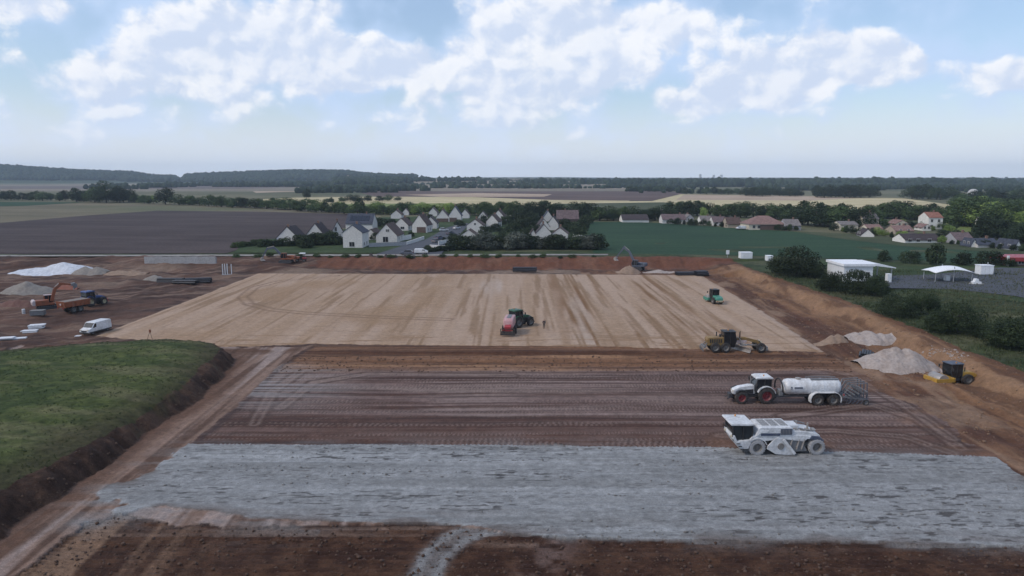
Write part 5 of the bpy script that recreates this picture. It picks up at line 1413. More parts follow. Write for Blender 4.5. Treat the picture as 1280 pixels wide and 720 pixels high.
# folded injector at the rear
rg2 = random.Random(4)
B().box(-2.7, -2.2, -1.0, 1.0, .9, 1.15).build('injector_mount', V['grey'], t)
for sy in (-1.15, -.4, .4, 1.15):
    B().bar((-2.3, sy * .6, 1.1), (-3.0, sy, 2.6), .12, .12).build('lift_arm', V['grey'], t)
    B().bar((-3.0, sy, 2.6), (-4.9, sy, 2.75), .10, .10).build('top_arm', V['grey'], t)
    B().bar((-4.9, sy, 2.75), (-5.0, sy, .6), .09, .09).build('drop_arm', V['slateblue'], t)
    B().bar((-2.5, sy * .8, .9), (-5.0, sy, .7), .10, .12).build('lower_arm', V['grey'], t)
for k in range(5):
    xx = -2.9 - .5 * k
    B().bar((xx, -1.35, 1.2 + .12 * k), (xx, 1.35, 1.2 + .12 * k), .12, .12).build('cross_beam', V['grey'], t)
    for j in range(6):
        yy = -1.25 + .5 * j
        B().tube([(xx, yy, 1.2 + .12 * k), (xx - .22, yy, .9), (xx - .05, yy, .45), (xx + .18, yy, .22)], .035, 5).build('tine', V['slateblue'], t)
for j in range(9):
    yy = -1.2 + .3 * j
    B().tube([(-2.9, yy, 2.4), (-3.4 - .1 * (j % 3), yy, 2.1 + .25 * (j % 2)), (-4.2, yy + .1, 1.9), (-4.5, yy, 1.2)], .035, 5).build('hose', V['grey'], t)
for sy in (-1.2, 1.2): wheel(t, -4.9, sy, .38, .22, 'tyre', 'rimgrey', 10)
tag(t, 'white tandem axle tanker with folded injector rack at its rear', 'tanker')

# ------------------------------------------------------------------ motor grader (facing right)
t = place('motor_grader', 877.2, 441.4, 0, off=(.3, 1.2))
Y_ = V['ochre']
B().prism([(.75, 1.0), (.55, 1.9), (.75, 2.25), (3.2, 2.35), (3.3, 1.0)], -.75, .75).build('engine_hood', Y_, t, .06)
for i in range(6): B().box(1.0 + i * .34, 1.2 + i * .34, -.79, -.74, 1.45, 2.05).build('vent_slat', V['black'], t)
B().prism([(3.3, .85), (3.25, 2.2), (3.15, 3.1), (4.9, 3.15), (5.2, 1.9), (4.9, .85)], -.78, .78).build('cab_glass', glass, t, .03)
for sy in (-.8, .8):
    for a, b in (((3.3, .9), (3.2, 3.1)), ((4.2, .9), (4.2, 3.1)), ((5.18, 1.9), (4.9, 3.12)), ((4.9, .85), (5.18, 1.9))): B().bar((a[0], sy, a[1]), (b[0], sy, b[1]), .08, .08).build('pillar', V['black'], t)
B().box(3.05, 5.05, -.88, .88, 3.12, 3.26).build('cab_roof', V['black'], t, .04)
B().prism([(4.9, 1.55), (4.9, 2.05), (6.6, 2.25), (8.6, 1.75), (9.1, 1.35), (9.0, .95), (8.5, 1.25), (6.8, 1.75)], -.2, .2).build('main_beam', Y_, t, .05)
B().box(2.9, 5.0, -.4, .4, .6, 1.0).build('frame', V['chassis'], t)
for sy in (-1, 1):
    B().prism([(1.55, .55), (1.45, .95), (3.9, .95), (3.8, .55)], *sorted((sy * .62, sy * .78))).build('tandem_case', Y_, t, .04)
    for xx in (1.85, 3.45): wheel(t, xx, sy * 1.02, .77, .44, 'tyre', 'rimgrey', 16)
    wheel(t, 8.95, sy * 1.02, .77, .44, 'tyre', 'rimgrey', 16)
    B().bar((5.6, sy * .25, 2.2), (6.4, sy * 1.0, 1.0), .12, .12).build('lift_cylinder', V['steel'], t)
    B().cyl((5.7 + .35 * (sy > 0), sy * .35, 2.0), (5.7 + .35 * (sy > 0), sy * .35, 3.1), .05).build('cylinder_rod', V['black'], t)
B().cyl((8.95, -.9, .77), (8.95, .9, .77), .13).build('front_axle', Y_, t)
B().lathe([(.65, -.06), (.8, -.06), (.8, .06), (.65, .06)], 24, Matrix.Translation((6.2, 0, 1.0)) @ Matrix.Rotation(R(90), 4, 'X'), True).build('turn_circle', V['steel'], t)
B().bar((8.7, 0, .95), (6.0, 0, 1.0), .22, .2).build('blade_drawbar', V['steel'], t)
Mb = Matrix.Translation((6.1, 0, .06)) @ Matrix.Rotation(R(28), 4, 'Z')
B().prism([(-.05, 0), (.12, .12), (.18, .4), (.08, .72), (-.02, .72), (.08, .4), (.02, .14), (-.15, .0)], -2.0, 2.0, Mb).build('blade', V['steel'], t)
B().box(9.7, 9.95, -1.25, 1.25, .35, .95).build('front_plate', V['grey'], t, .03)
B().bar((9.0, -.3, .9), (9.8, -.5, .7), .12).build('plate_arm', V['grey'], t); B().bar((9.0, .3, .9), (9.8, .5, .7), .12).build('plate_arm', V['grey'], t)
B().box(.1, .3, -1.1, 1.1, .7, .95).build('ripper_beam', V['grey'], t)
for yy in (-.9, -.3, .3, .9): B().tube([(.2, yy, .9), (-.1, yy, .6), (.0, yy, .15)], .07, 6).build('ripper_tooth', V['grey'], t)
for zz in (.9, 1.4): B().bar((.7, -.5, zz), (.2, -.6, .85), .12).build('ripper_arm', V['grey'], t); B().bar((.7, .5, zz), (.2, .6, .85), .12).build('ripper_arm', V['grey'], t)
B().cyl((2.3, .3, 2.3), (2.3, .3, 3.0), .09).build('exhaust_pipe', V['black'], t)
B().cyl((2.7, -.3, 2.3), (2.7, -.3, 2.75), .16).build('air_cleaner', V['black'], t)
B().cyl((4.0, 0, 3.26), (4.0, 0, 3.42), .07).build('beacon', V['amber'], t)
for sy in (-.5, .5): B().box(9.05, 9.15, sy - .12, sy + .12, 1.5, 1.7).build('headlamp', V['lamp'], t)
B().box(5.3, 6.9, -.30, -.22, 1.35, 1.75).build('side_tank', V['pinkred'], t, .04)
tag(t, 'dirty yellow motor grader at the lower right edge of the pale pad', 'grader')

# ------------------------------------------------------------------ rollers
def roller(root, body, dark, label, deep=False):
    p = root
    B().lathe([(.01, -1.06), (.74, -1.06), (.78, -1.0), (.78, 1.0), (.74, 1.06), (.01, 1.06)], 32, Matrix.Translation((1.75, 0, .78))).build('drum', V['steel'], p, smooth=40)
    for sy in (-1, 1): B().prism([(.35, .55), (.35, 1.02), (2.75, 1.02), (2.85, .9), (2.85, .45), (2.3, .35), (1.2, .35)], *sorted((sy * 1.10, sy * 1.24))).build('drum_frame', V[body], p, .03)
    B().box(2.62, 2.90, -1.24, 1.24, .45, 1.05).build('front_bumper', V[body], p, .04)
    B().box(.25, .55, -1.24, 1.24, .45, 1.10).build('rear_frame_bar', V[body], p, .04)
    if deep: B().add([(x_ * 1.0 + 1.65, y_ * .9, 1.0 + .42 * math.exp(-(x_ ** 2 / .35 + y_ ** 2 * 1.6))) for y_ in np.linspace(-1, 1, 9) for x_ in np.linspace(-.8, .8, 9)],
                     [(j * 9 + i, j * 9 + i + 1, j * 9 + i + 10, j * 9 + i + 9) for j in range(8) for i in range(8)]).build('spilt_gravel', V['steel'], p)
    B().box(-.1, .4, -.3, .3, .5, .95).build('joint', V['chassis'], p)
    B().box(-2.9, 0, -.62, .62, .5, 1.1).build('chassis', V['chassis'], p)
    B().prism([(-.95, 1.0), (-.95, 3.0), (.55, 3.0), (.62, 1.9), (.35, 1.0)], -.78, .78).build('cab_glass', glass, p, .04)
    for sy in (-.8, .8):
        for a, b in (((-.95, 1.0), (-.95, 3.0)), ((-.2, 1.0), (-.2, 3.0)), ((.6, 1.9), (.55, 3.0)), ((.35, 1.0), (.6, 1.9))): B().bar((a[0], sy, a[1]), (b[0], sy, b[1]), .08).build('pillar', V['black'], p)
    B().box(-1.1, .75, -.9, .9, 3.0, 3.14).build('cab_roof', V[dark], p, .05)
    B().box(-.5, 0, -.25, .25, 1.1, 2.1).build('seat', V['seat'], p, .05)
    B().prism([(-1.0, 1.0), (-1.0, 1.85), (-2.5, 1.75), (-3.05, 1.45), (-3.15, .95)], -.80, .80).build('engine_hood', V[body], p, .10, 40)
    for i in range(5): B().box(-2.4 + .25 * i, -2.28 + .25 * i, -.84, -.79, 1.1, 1.6).build('vent_slat', V['black'], p)
    B().box(-3.3, -3.1, -.95, .95, .6, .95).build('rear_bumper', V['rimcream'] if body == 'teal' else V[body], p, .03)
    for sy in (-1, 1):
        wheel(p, -1.7, sy * .88, .76, .58, 'tyre', 'rimgrey', 16)
        B().box(-3.34, -3.3, sy * .7 - .12, sy * .7 + .12, .7, .85).build('tail_lamp', V['redlamp'], p)
        B().bar((.6, sy * .85, 2.6), (.75, sy * 1.25, 2.5), .05).build('mirror_arm', V['black'], p)
        B().box(.7, .78, sy * 1.25 - .1, sy * 1.25 + .1, 2.15, 2.55).build('mirror', V['black'], p)
    B().cyl((-1.7, -.8, .76), (-1.7, .8, .76), .14).build('axle', V['chassis'], p)
    B().cyl((-1.5, .5, 1.8), (-1.5, .5, 2.5), .06).build('exhaust_pipe', V['black'], p)
    B().cyl((-.2, .5, 3.14), (-.2, .5, 3.32), .07).build('beacon', V['amber'], p)
    return tag(p, label, 'roller')
t = place('drum_roller', 1194, 479, 189, off=(0, 1.1)); t.scale = (1.06, 1.0, .9)
roller(t, 'yellow', 'slateblue', 'yellow single drum roller beside the pale gravel heap', True)
t = place('drum_roller', 895.5, 381, 100, off=(0, 2.2)); t.scale = (.95, .95, .95)
roller(t, 'teal', 'black', 'teal green drum roller seen from behind on the pale pad')

# ------------------------------------------------------------------ spreader behind the green tractor
t = place('spreader', 637, 419.4, 84, off=(0, 1.6))
B().prism([(-2.2, 1.25), (-2.4, 1.5), (-2.3, 2.6), (-1.9, 2.95), (1.8, 2.95), (2.2, 2.6), (2.3, 1.5), (1.9, 1.25)], -.85, .85).build('hopper', V['hopper'], t, .25, 50)
B().prism([(-3.05, .85), (-3.1, 1.7), (-2.6, 1.95), (-2.2, 1.95), (-2.1, .85)], -.55, .55).build('metering_box', V['red'], t, .05)
B().box(-2.2, 2.4, -.5, .5, .75, 1.05).build('frame', V['chassis'], t)
B().bar((2.3, 0, .9), (4.0, .05, .75), .2, .2).build('drawbar', V['chassis'], t)
m = B().box(-3.3, -2.9, -1.25, 1.25, .25, .4); m.box(-3.3, -3.2, -1.25, -1.13, .25, 1.35); m.box(-3.3, -3.2, 1.13, 1.25, .25, 1.35); m.box(-3.3, -3.2, -1.25, 1.25, 1.3, 1.4)
m.build('spreading_frame', V['black'], t)
for i in range(10): B().box(-3.28, -3.22, -1.08 + i * .23, -.90 + i * .23, .42, .95).build('rubber_flap', V['black'], t)
for sy in (-1, 1): wheel(t, -.4, sy * .98, .72, .55, 'tyre', 'rimgrey', 16)
B().cyl((-.4, -.9, .72), (-.4, .9, .72), .13).build('axle', V['chassis'], t)
B().box(-1.6, 1.4, -.35, .35, 2.94, 3.02).build('hatch', V['grey'], t)
for sy in (-.75, .75): B().box(-3.34, -3.3, sy - .12, sy + .12, 1.12, 1.26).build('tail_lamp', V['redlamp'], t)
tag(t, 'red and whitish lime spreader towed by the green tractor', 'spreader')

# ------------------------------------------------------------------ dump trailer behind the blue tractor
t = place('dump_trailer', 91, 391.5, 66, off=(0, .8))
O = V['orange']
B().prism([(-2.6, 1.25), (-2.9, 2.35), (2.7, 2.35), (2.6, 1.25)], -1.2, 1.2).build('dump_body', O, t, .05)
B().box(-2.7, 2.5, -1.08, 1.08, 2.30, 2.42).build('load', paint('load_soil', (.20, .17, .15), .95, .5), t)
for sy in (-1, 1):
    for i in range(6): B().box(-2.3 + .9 * i, -2.2 + .9 * i, *sorted((sy * 1.19, sy * 1.28)), 1.25, 2.32).build('body_rib', O, t)
    for xx in (-.95, .45): wheel(t, xx, sy * .98, .66, .5, 'tyre', 'rimgrey', 14)
    B().box(-2.98, -2.9, sy * .85 - .14, sy * .85 + .14, 1.05, 1.2).build('tail_lamp', V['redlamp'], t)
    B().box(-.05, .1, *sorted((sy * .2, sy * .95)), .6, .74).build('axle_beam', V['chassis'], t)
B().prism([(-2.72, 1.2), (-3.02, 2.5), (-2.92, 2.5), (-2.62, 1.2)], -1.22, 1.22).build('tailgate', O, t)
B().cyl((-2.95, -.2, 1.9), (-3.02, -.2, 1.9), .22, .22, 14).build('grain_hatch', V['pinkred'], t)
B().box(-2.4, 2.6, -.4, .4, .95, 1.24).build('frame', V['chassis'], t)
B().bar((2.5, 0, 1.05), (4.3, 0, .8), .22, .22).build('drawbar', V['chassis'], t)
tag(t, 'orange tandem dump trailer hitched to the blue tractor', 'trailer')

# ------------------------------------------------------------------ excavators
def excavator(root, body, label, boom, cabc='black', arm=None, swing=0.0):
    """boom: points in the machine's own (x, z) plane: foot, elbow, tip of boom, tip of stick"""
    p = root
    for sy in (-1, 1):
        prof = arc(-1.5, .45, .45, 90, 270, 6) + arc(1.5, .45, .45, -90, 90, 6)
        tr = B().prism(prof, *sorted((sy * .8, sy * 1.35))).build('track', V['chassis'], p)
        for i in range(9): B().box(-1.6 + .38 * i, -1.42 + .38 * i, *sorted((sy * .78, sy * 1.37)), .90, .95).build('track_shoe', V['grey'], tr)
    B().box(-1.0, 1.0, -.8, .8, .45, .95).build('undercarriage', V['chassis'], p)
    B().cyl((0, 0, .95), (0, 0, 1.12), .7, .7, 18).build('slew_ring', V['chassis'], p)
    h = B().box(-2.2, 1.2, -1.25, 1.25, 1.12, 1.5); h.build('upper_deck', V[body], p, .04)
    B().prism([(-2.2, 1.5), (-2.2, 2.2), (.2, 2.2), (.2, 1.5)], -1.25, .15).build('engine_cover', V[body], p, .08)
    B().prism([(-2.75, 1.2), (-2.8, 1.9), (-2.6, 2.25), (-2.15, 2.25), (-2.15, 1.2)], -1.22, 1.22).build('counterweight', V[cabc if cabc != 'black' else body], p, .1)
    B().prism([(-.4, 1.5), (-.4, 2.95), (.9, 2.95), (1.35, 2.2), (1.25, 1.5)], .3, 1.22).build('cab', glass, p, .04)
    B().box(-.48, 1.0, .25, 1.27, 2.95, 3.05).build('cab_roof', V['pinkred' if cabc == 'pinkred' else body], p, .03)
    for a, b in (((-.4, 1.5), (-.4, 2.95)), ((.3, 1.5), (.3, 2.95)), ((1.3, 2.2), (.9, 2.95)), ((1.25, 1.5), (1.33, 2.2))):
        for yy in (.28, 1.24): B().bar((a[0], yy, a[1]), (b[0], yy, b[1]), .08).build('pillar', V[body], p)
    f, e, tp, st = boom
    Bm = V[arm or body]
    q = B().bar((f[0], -.15, f[1]), (e[0], -.15, e[1]), .38, .55, None, .36, .62); q.bar((e[0], -.15, e[1]), (tp[0], -.15, tp[1]), .36, .62, None, .28, .36)
    q.build('boom', Bm, p)
    dx, dz = st[0] - tp[0], st[1] - tp[1]; L = math.hypot(dx, dz)
    B().bar((tp[0] - dx / L * .6, -.15, tp[1] - dz / L * .6), (st[0], -.15, st[1]), .30, .50, None, .24, .28).build('stick', Bm, p)
    B().cyl((f[0] + .2, -.15, f[1] - .3), (e[0], -.15, e[1] - .25), .09).build('boom_cylinder', V['steel'], p)
    B().cyl((e[0], -.15, e[1] + .4), (tp[0] - dx / L * .5, -.15, tp[1] - dz / L * .5 + .1), .08).build('stick_cylinder', V['steel'], p)
    M = Matrix.Translation((st[0], -.15, st[1])) @ Matrix.Rotation(math.atan2(-dz, dx), 4, 'Y')
    bk = B().prism([(-.1, .25), (.55, .45), (1.0, .1), (1.0, -.45), (.55, -.85), (.45, -.85), (.35, -.2), (-.1, -.25)], -.55, .55, M)
    bk.build('bucket', V['grey'] if not arm else V['steel'], p, .03)
    for yy in (-.4, -.13, .13, .4): B().prism([(.42, -.83), (.58, -.83), (.44, -1.08)], yy - .05, yy + .05, M).build('bucket_tooth', V['steel'], p)
    return tag(p, label, 'excavator')
t = place('excavator', 54, 387, 40, off=(0, 1.5))
excavator(t, 'orange', 'orange excavator with raised arm beside the orange trailer', ((.8, 1.7), (1.5, 4.2), (2.9, 5.2), (4.6, 4.9)), 'pinkred')
t = place('excavator', 356.5, 336, 182, off=(0, 1.2), dz=0)
excavator(t, 'orange', 'orange excavator reaching left at the back left of the pad', ((.8, 1.7), (3.4, 4.6), (5.6, 4.1), (7.0, 1.6)), 'black', 'slateblue')
t = place('excavator', 797, 338.5, 150, off=(0, 1.0))
excavator(t, 'slateblue', 'dark blue grey excavator with boom up behind the sand heap', ((.7, 1.8), (2.6, 5.3), (4.4, 6.3), (6.6, 3.4)), 'black', 'slateblue')
# small site dumper with a white roof
t = place('site_dumper', 375.5, 335, 185, off=(0, .8))
B().prism([(.3, .9), (.2, 1.5), (1.7, 1.6), (1.9, 1.3), (1.2, .75)], -.75, .75).build('skip', V['orange'], t, .04)
B().box(-1.6, .4, -.4, .4, .45, .8).build('chassis', V['chassis'], t)
B().box(-1.6, -.6, -.6, .6, .8, 1.35).build('engine_cover', V['red'], t, .06)
B().box(-.5, -.1, -.25, .25, .8, 1.4).build('seat', V['seat'], t)
for sy in (-.6, .6):
    for xx in (-1.1, .1): B().cyl((xx, sy, .9), (xx, sy, 2.45), .05).build('canopy_post', V['black'], t)
    for xx in (-1.1, 1.0): wheel(t, xx, sy * 1.1, .46, .36, 'tyre', 'rimgrey', 12)
B().prism([(-1.4, 2.45), (-1.3, 2.62), (.3, 2.62), (.4, 2.45)], -.8, .8).build('canopy_roof', canvas, t, .05)
tag(t, 'small site dumper with a white canopy roof right of the back left excavator', 'dumper')

# ------------------------------------------------------------------ cars and vans
def van(root, body, label, L=5.0, W_=1.95, H=2.0, cat='van'):
    p = root; w = W_ / 2; bm = V[body]
    B().prism([(-L / 2, .35), (-L / 2 - .02, 1.2), (-L / 2 + .12, H - .08), (-L / 2 + .3, H), (L / 2 - 1.75, H), (L / 2 - 1.45, H - .08), (L / 2 - .85, 1.22), (L / 2 - .12, .98), (L / 2, .75), (L / 2, .35)], -w, w).build('body', bm, p, .09, 40)
    B().prism([(L / 2 - 1.42, H - .12), (L / 2 - .83, 1.24), (L / 2 - .81, 1.25), (L / 2 - 1.40, H - .10)], -w * .86, w * .86).build('windscreen', glass, p)
    for sy in (-1, 1):
        y0, y1 = sorted((sy * (w - .01), sy * (w + .015)))
        B().prism([(L / 2 - 1.75, 1.22), (L / 2 - 1.0, 1.22), (L / 2 - 1.42, H - .2), (L / 2 - 1.75, H - .2)], y0, y1).build('side_window', glass, p)
        B().box(-L / 2 + .1, L / 2 - .1, y0, y1, .35, .55).build('sill_trim', V['black'], p)
        for xx in (-L * .31, L * .32): wheel(p, xx, sy * (w - .12), .34, .22, 'tyre', 'rimgrey', 0)
        B().box(L / 2 - .16, L / 2 + .02, sy * w * .74 - .16, sy * w * .74 + .16, .78, .98).build('headlight', V['lamp'], p, .03)
        B().box(-L / 2 - .04, -L / 2 + .02, sy * w * .88 - .07, sy * w * .88 + .07, .8, 1.5).build('tail_light', V['redlamp'], p)
        B().box(L / 2 - 1.15, L / 2 - 1.0, *sorted((sy * (w + .02), sy * (w + .22))), 1.2, 1.42).build('mirror', V['black'], p, .03)
        B().box(-.5, -.38, y0, y1, 1.05, 1.10).build('door_handle', V['black'], p)
    B().box(L / 2 - .03, L / 2 + .05, -w * .55, w * .55, .62, .82).build('grille', V['black'], p)
    B().box(L / 2 - .1, L / 2 + .08, -w * .95, w * .95, .32, .55).build('bumper', V['black'], p, .04)
    return tag(p, label, cat)
def car(root, body, label):
    p = root; bm = V[body]; w = .88
    B().prism([(-2.1, .3), (-2.15, .75), (-2.0, .95), (1.0, .98), (1.9, .82), (2.1, .6), (2.1, .3)], -w, w).build('body', bm, p, .08, 40)
    B().prism([(-1.9, .95), (-1.45, 1.42), (.15, 1.46), (1.05, .97)], -w * .84, w * .84).build('cabin_glass', glass, p, .05)
    B().prism([(-1.5, 1.42), (-1.4, 1.48), (.1, 1.5), (.25, 1.44)], -w * .82, w * .82).build('roof', bm, p, .02)
    for sy in (-1, 1):
        for xx in (-1.3, 1.3): wheel(p, xx, sy * (w - .1), .32, .2, 'tyre', 'rimgrey', 0)
        B().box(1.98, 2.12, sy * .6 - .16, sy * .6 + .16, .6, .74).build('headlight', V['lamp'], p)
        B().box(-2.17, -2.1, sy * .62 - .16, sy * .62 + .16, .68, .84).build('tail_light', V['redlamp'], p)
    return tag(p, label, 'car', 'cars in the village')
t = place('van', 117, 417.5, 257, off=(0, .8))
van(t, 'white', 'white panel van parked at the edge of the pale pad', 5.2, 1.95, 2.05)
def onroad(name, px, py, rz, dz=.26):
    x, y, _ = G(px, py, ZOUT); return empty(name, (x, y, ZOUT + dz), R(rz))
car(onroad('car', 508.5, 319.2, 178), 'slateblue', 'dark car on the road left of the white van')
van(onroad('van', 526.5, 318.6, 2), 'white', 'white van on the road at the end of the village street', 4.4, 1.8, 1.75)
car(onroad('car', 549.5, 300, 60), 'navy', 'dark blue car parked in the middle of the village street')
car(onroad('car', 555, 289.5, 20), 'white', 'white car parked at the top of the village street')
car(onroad('car', 563, 294, 60), 'slateblue', 'grey blue car parked on the right of the village street')
car(onroad('car', 546, 304, 55), 'grey', 'grey car parked low in the village street')
car(onroad('car', 571, 287, 60), 'white', 'pale car right at the upper bend of the village street')
van(onroad('van', 926, 287.3, 180, .08), 'white', 'white van standing before the big hipped roof house', 4.6, 1.9, 1.8)
# ================================================================== heaps, stacks and small things on the site
def heap(name, px0, px1, py, h, mat, label, cat='heap', depth=.6, seed=1, peaks=((0, 0, 1.0),), rough=.12, n=46, z=None):
    """a loose heap: px0, px1, py its foot in the photo, h its height in photo pixels"""
    x, y, _ = G((px0 + px1) / 2, py, 0 if z is None else z); s = PXM(y)
    W_ = (px1 - px0) / s; D_ = W_ * depth; H = h / s
    y += D_ / 2
    u, v = np.meshgrid(np.linspace(-1, 1, n), np.linspace(-1, 1, n)); u = u.ravel(); v = v.ravel()
    r = np.hypot(u, v)
    f = np.zeros_like(u)
    for (pu, pv, ph) in peaks:
        rr = np.hypot(u - pu, v - pv) / max(.35, 1 - math.hypot(pu, pv) * .55)
        f = np.maximum(f, ph * np.clip(1 - rr, 0, 1) ** .85)
    wob = fbm(u * 3 + seed, v * 3, 1.0, 3, seed)
    X = x + u * W_ / 2 * (1 + .12 * (wob - .5)); Y = y + v * D_ / 2 * (1 + .12 * (wob - .5))
    g = terrain(X, Y, False)[0] if z is None else np.full(X.shape, z)
    Z = g - .12 + f * H * (1 + rough * 2 * (wob - .5)) + rough * 2.2 * (fbm(X, Y, 1.1, 4, seed + 5, .65) - .5) * sstep(0, .12, f)
    i = (np.arange(n - 1)[:, None] * n + np.arange(n - 1)[None]).ravel()
    F = np.stack([i, i + 1, i + n + 1, i + n], 1)
    F = F[(f[F] > .001).any(1)]
    me = mesh_np(name, np.stack([X, Y, Z], 1), F, True)
    o = link(name, me, mat)
    return tag(o, label, cat)
gravel = paint('pale_gravel', (.34, .29, .265), .95, .6, (.235, .18, .15), scale=.6, spec=.2)
sand = paint('grey_sand', (.22, .20, .18), .95, .5, (.19, .16, .14), scale=.4, spec=.2)
tansand = paint('tan_sand', (.25, .18, .135), .95, .5, (.22, .15, .11), scale=.4, spec=.2)
liner = paint('geotextile', (.50, .52, .57), .8, .2, (.36, .36, .37), scale=.3, spec=.3)
heap('gravel_heap', 1090, 1188, 467, 27, gravel, 'big pale gravel heap left of the yellow roller', depth=.75, seed=3, peaks=((-.2, .05, .9), (-.02, 0, 1.0), (.2, .0, .92), (.42, -.05, .6), (-.55, .1, .55)), rough=.17, n=90)
hx, hy, _ = G(1138, 455)
a_ = rng.uniform(0, 6.28, 900); r_ = 5.2 + 2.2 * rng.random(900) ** 2
stone = paint('pale_stone', (.34, .29, .265), .95, .5, (.22, .17, .14), spec=.2)
scatter('spilt_stones', np.stack([hx + r_ * np.cos(a_), hy + r_ * .8 * np.sin(a_)], 1), .06, .4, stone, 31, 'pale stones spilt round the foot of the big gravel heap')
heap('gravel_heap', 1072, 1128, 432, 15, gravel, 'low pale gravel ridge behind the big gravel heap', depth=1.0, seed=4, peaks=((-.4, .2, .8), (0, 0, 1.0), (.4, -.1, .9)), rough=.16, n=50)
heap('spoil_heap', 1022, 1064, 434, 9, tansand, 'low tan spoil heap left of the black pipes', depth=.5, seed=5, peaks=((-.4, .0, .7), (0, .1, .9), (.4, .1, 1.0)), rough=.16)
heap('covered_heap', 2, 100, 344.5, 13.5, liner, 'heap under white sheeting at the far left', depth=.55, seed=6, peaks=((-.6, -.1, .28), (-.2, 0, .5), (.25, .1, .95), (.45, .1, .85), (0, .1, .7)), rough=.05)
heap('gravel_heap', 82, 126, 344.5, 10, sand, 'grey gravel heap right of the white sheeted heap', depth=.8, seed=7, peaks=((-.3, 0, 1.0), (.3, 0, .8)), rough=.1)
heap('sand_heap', -14, 52, 369, 16, sand, 'grey pointed sand heap at the left edge', depth=.7, seed=8, peaks=((0, 0, 1.0), (-.5, 0, .35)), rough=.06)
heap('sand_heap', 771, 803, 342.5, 10.5, tansand, 'small tan sand heap before the dark excavator', depth=.7, seed=9, peaks=((.1, 0, 1.0), (-.3, 0, .5)), rough=.08)
heap('spoil_heap', 805, 845, 341.5, 3.5, gravel, 'low pale spoil strip between sand heap and black pipes', depth=.4, seed=10, peaks=((-.5, 0, .7), (0, 0, 1.0), (.5, 0, .8)), rough=.1)
heap('spoil_heap', 172, 205, 353, 7, sand, 'pale heap left of the dark pipe stacks', depth=.7, seed=11, peaks=((0, 0, 1.0), (.4, 0, .8)))
heap('spoil_heap', 58, 92, 363, 7, paint('red_spoil', (.22, .075, .05), .95, .4), 'reddish spoil heap behind the blue tractor', depth=.6, seed=12, peaks=((0, 0, .9), (.4, 0, 1.0), (-.4, 0, .7)))
heap('spoil_heap', -10, 40, 384, 9, paint('brown_spoil', (.12, .055, .045), .95, .4), 'dark red spoil heap at the left edge below the sand', depth=.5, seed=13, peaks=((0, 0, .9), (.4, 0, 1.0), (-.4, 0, .7)))
heap('spoil_heap', 125, 178, 345, 6, tansand, 'low earth heap left of the concrete panels', depth=.5, seed=14, peaks=((-.3, 0, .9), (.4, 0, 1.0)))
heap('spoil_heap', 385, 412, 434.5, 5, clod, 'dark clod heap at the left end of the windrow', depth=.5, seed=15, peaks=((0, 0, 1.0), (.4, 0, .7)))

# pipe stacks
pipe_m = paint('black_pipe', (.018, .019, .026), .45, .35, (.07, .06, .06))
def pipes(px, py, L, rows, r, rz, label, z=None, off=0.6):
    x, y, _ = G(px, py); y += off
    t = empty('pipe_stack', (x, y, hz(x, y)), R(rz))
    for k, n in enumerate(rows):
        for i in range(n):
            yy = (i - (n - 1) / 2) * r * 2.05; zz = .12 + r + k * r * 1.76
            d = random.uniform(-.12, .12)
            M = Matrix.Translation((d, yy, zz)) @ Matrix.Rotation(R(90), 4, 'Z')
            B().lathe([(r, -L / 2), (r, L / 2), (r * .86, L / 2), (r * .86, -L / 2)], 14, M, True).build('pipe', pipe_m, t, smooth=40)
    wd = rows[0] * r * 1.05
    for xx in (-L * .3, L * .3): B().box(xx - .06, xx + .06, -wd, wd, -.1, .12).build('timber', wooddoor, t)
    return tag(t, label, 'pipe stack')
pipes(213, 354.5, 6.6, [5, 4, 3], .22, 0, 'dark pipe stack at the left end before the concrete panels')
pipes(231, 356, 6.0, [5, 4], .22, -4, 'lower dark pipe stack in the middle before the concrete panels')
pipes(247, 353.5, 6.2, [6, 5, 3], .22, 12, 'slanted dark pipe stack nearest the white formwork')
pipes(656, 341, 6.8, [4, 4, 3], .23, 0, 'black pipe stack at the far edge of the pad below the thick hedge')
pipes(860, 344.8, 6.6, [5, 4], .22, 4, 'black pipe stack lying low at the far right corner of the pad')
pipes(877, 345.3, 3.4, [5, 5, 4], .24, 8, 'short tall black pipe stack at the far right corner of the pad')
pipes(1087, 446.5, 3.2, [6, 4], .17, 62, 'short black pipe bundle left of the big gravel heap', off=1.0)

# concrete retaining panels
pc = paint('precast_concrete', (.34, .335, .34), .9, .35, (.22, .20, .19), scale=.5)
x0, y0, _ = G(181, 335.8); x1, y1, _ = G(270, 335.8)
t = empty('retaining_wall', (x0, y0, hz((x0 + x1) / 2, y0)))
L = x1 - x0; n = 12
for i in range(n): B().box(L / n * i + .02, L / n * (i + 1) - .02, .012 * (i % 2), .3 + .012 * (i % 2), -.6, 2.05 + .04 * ((i * 7) % 3)).build('panel', pc, t)
for i in range(0, n + 1, 2): B().box(L / n * i - .12, L / n * i + .12, .3, .6, -.6, 1.9).build('buttress', pc, t)
tag(t, 'long grey wall of precast concrete panels at the back left', 'wall')
# white formwork frames
x, y, _ = G(282, 344)
t = empty('formwork', (x, y + .8, hz(x, y)), R(20))
for xx in (-1.1, -.5, .1): B().box(xx, xx + .22, -.15, .15, -.1, 3.1).build('panel', whitemetal, t)
B().box(1.2, 1.4, -.15, .15, -.1, 3.0).build('panel', whitemetal, t)
for a in (-1.0, 0, 1.2): B().bar((a, .1, 2.6), (a, 1.6, .0), .08).build('prop', steel, t)
B().box(-1.3, 1.5, -.4, .4, -.1, .18).build('footing', pc, t)
tag(t, 'white upright formwork frames at the left edge of the pad', 'formwork')
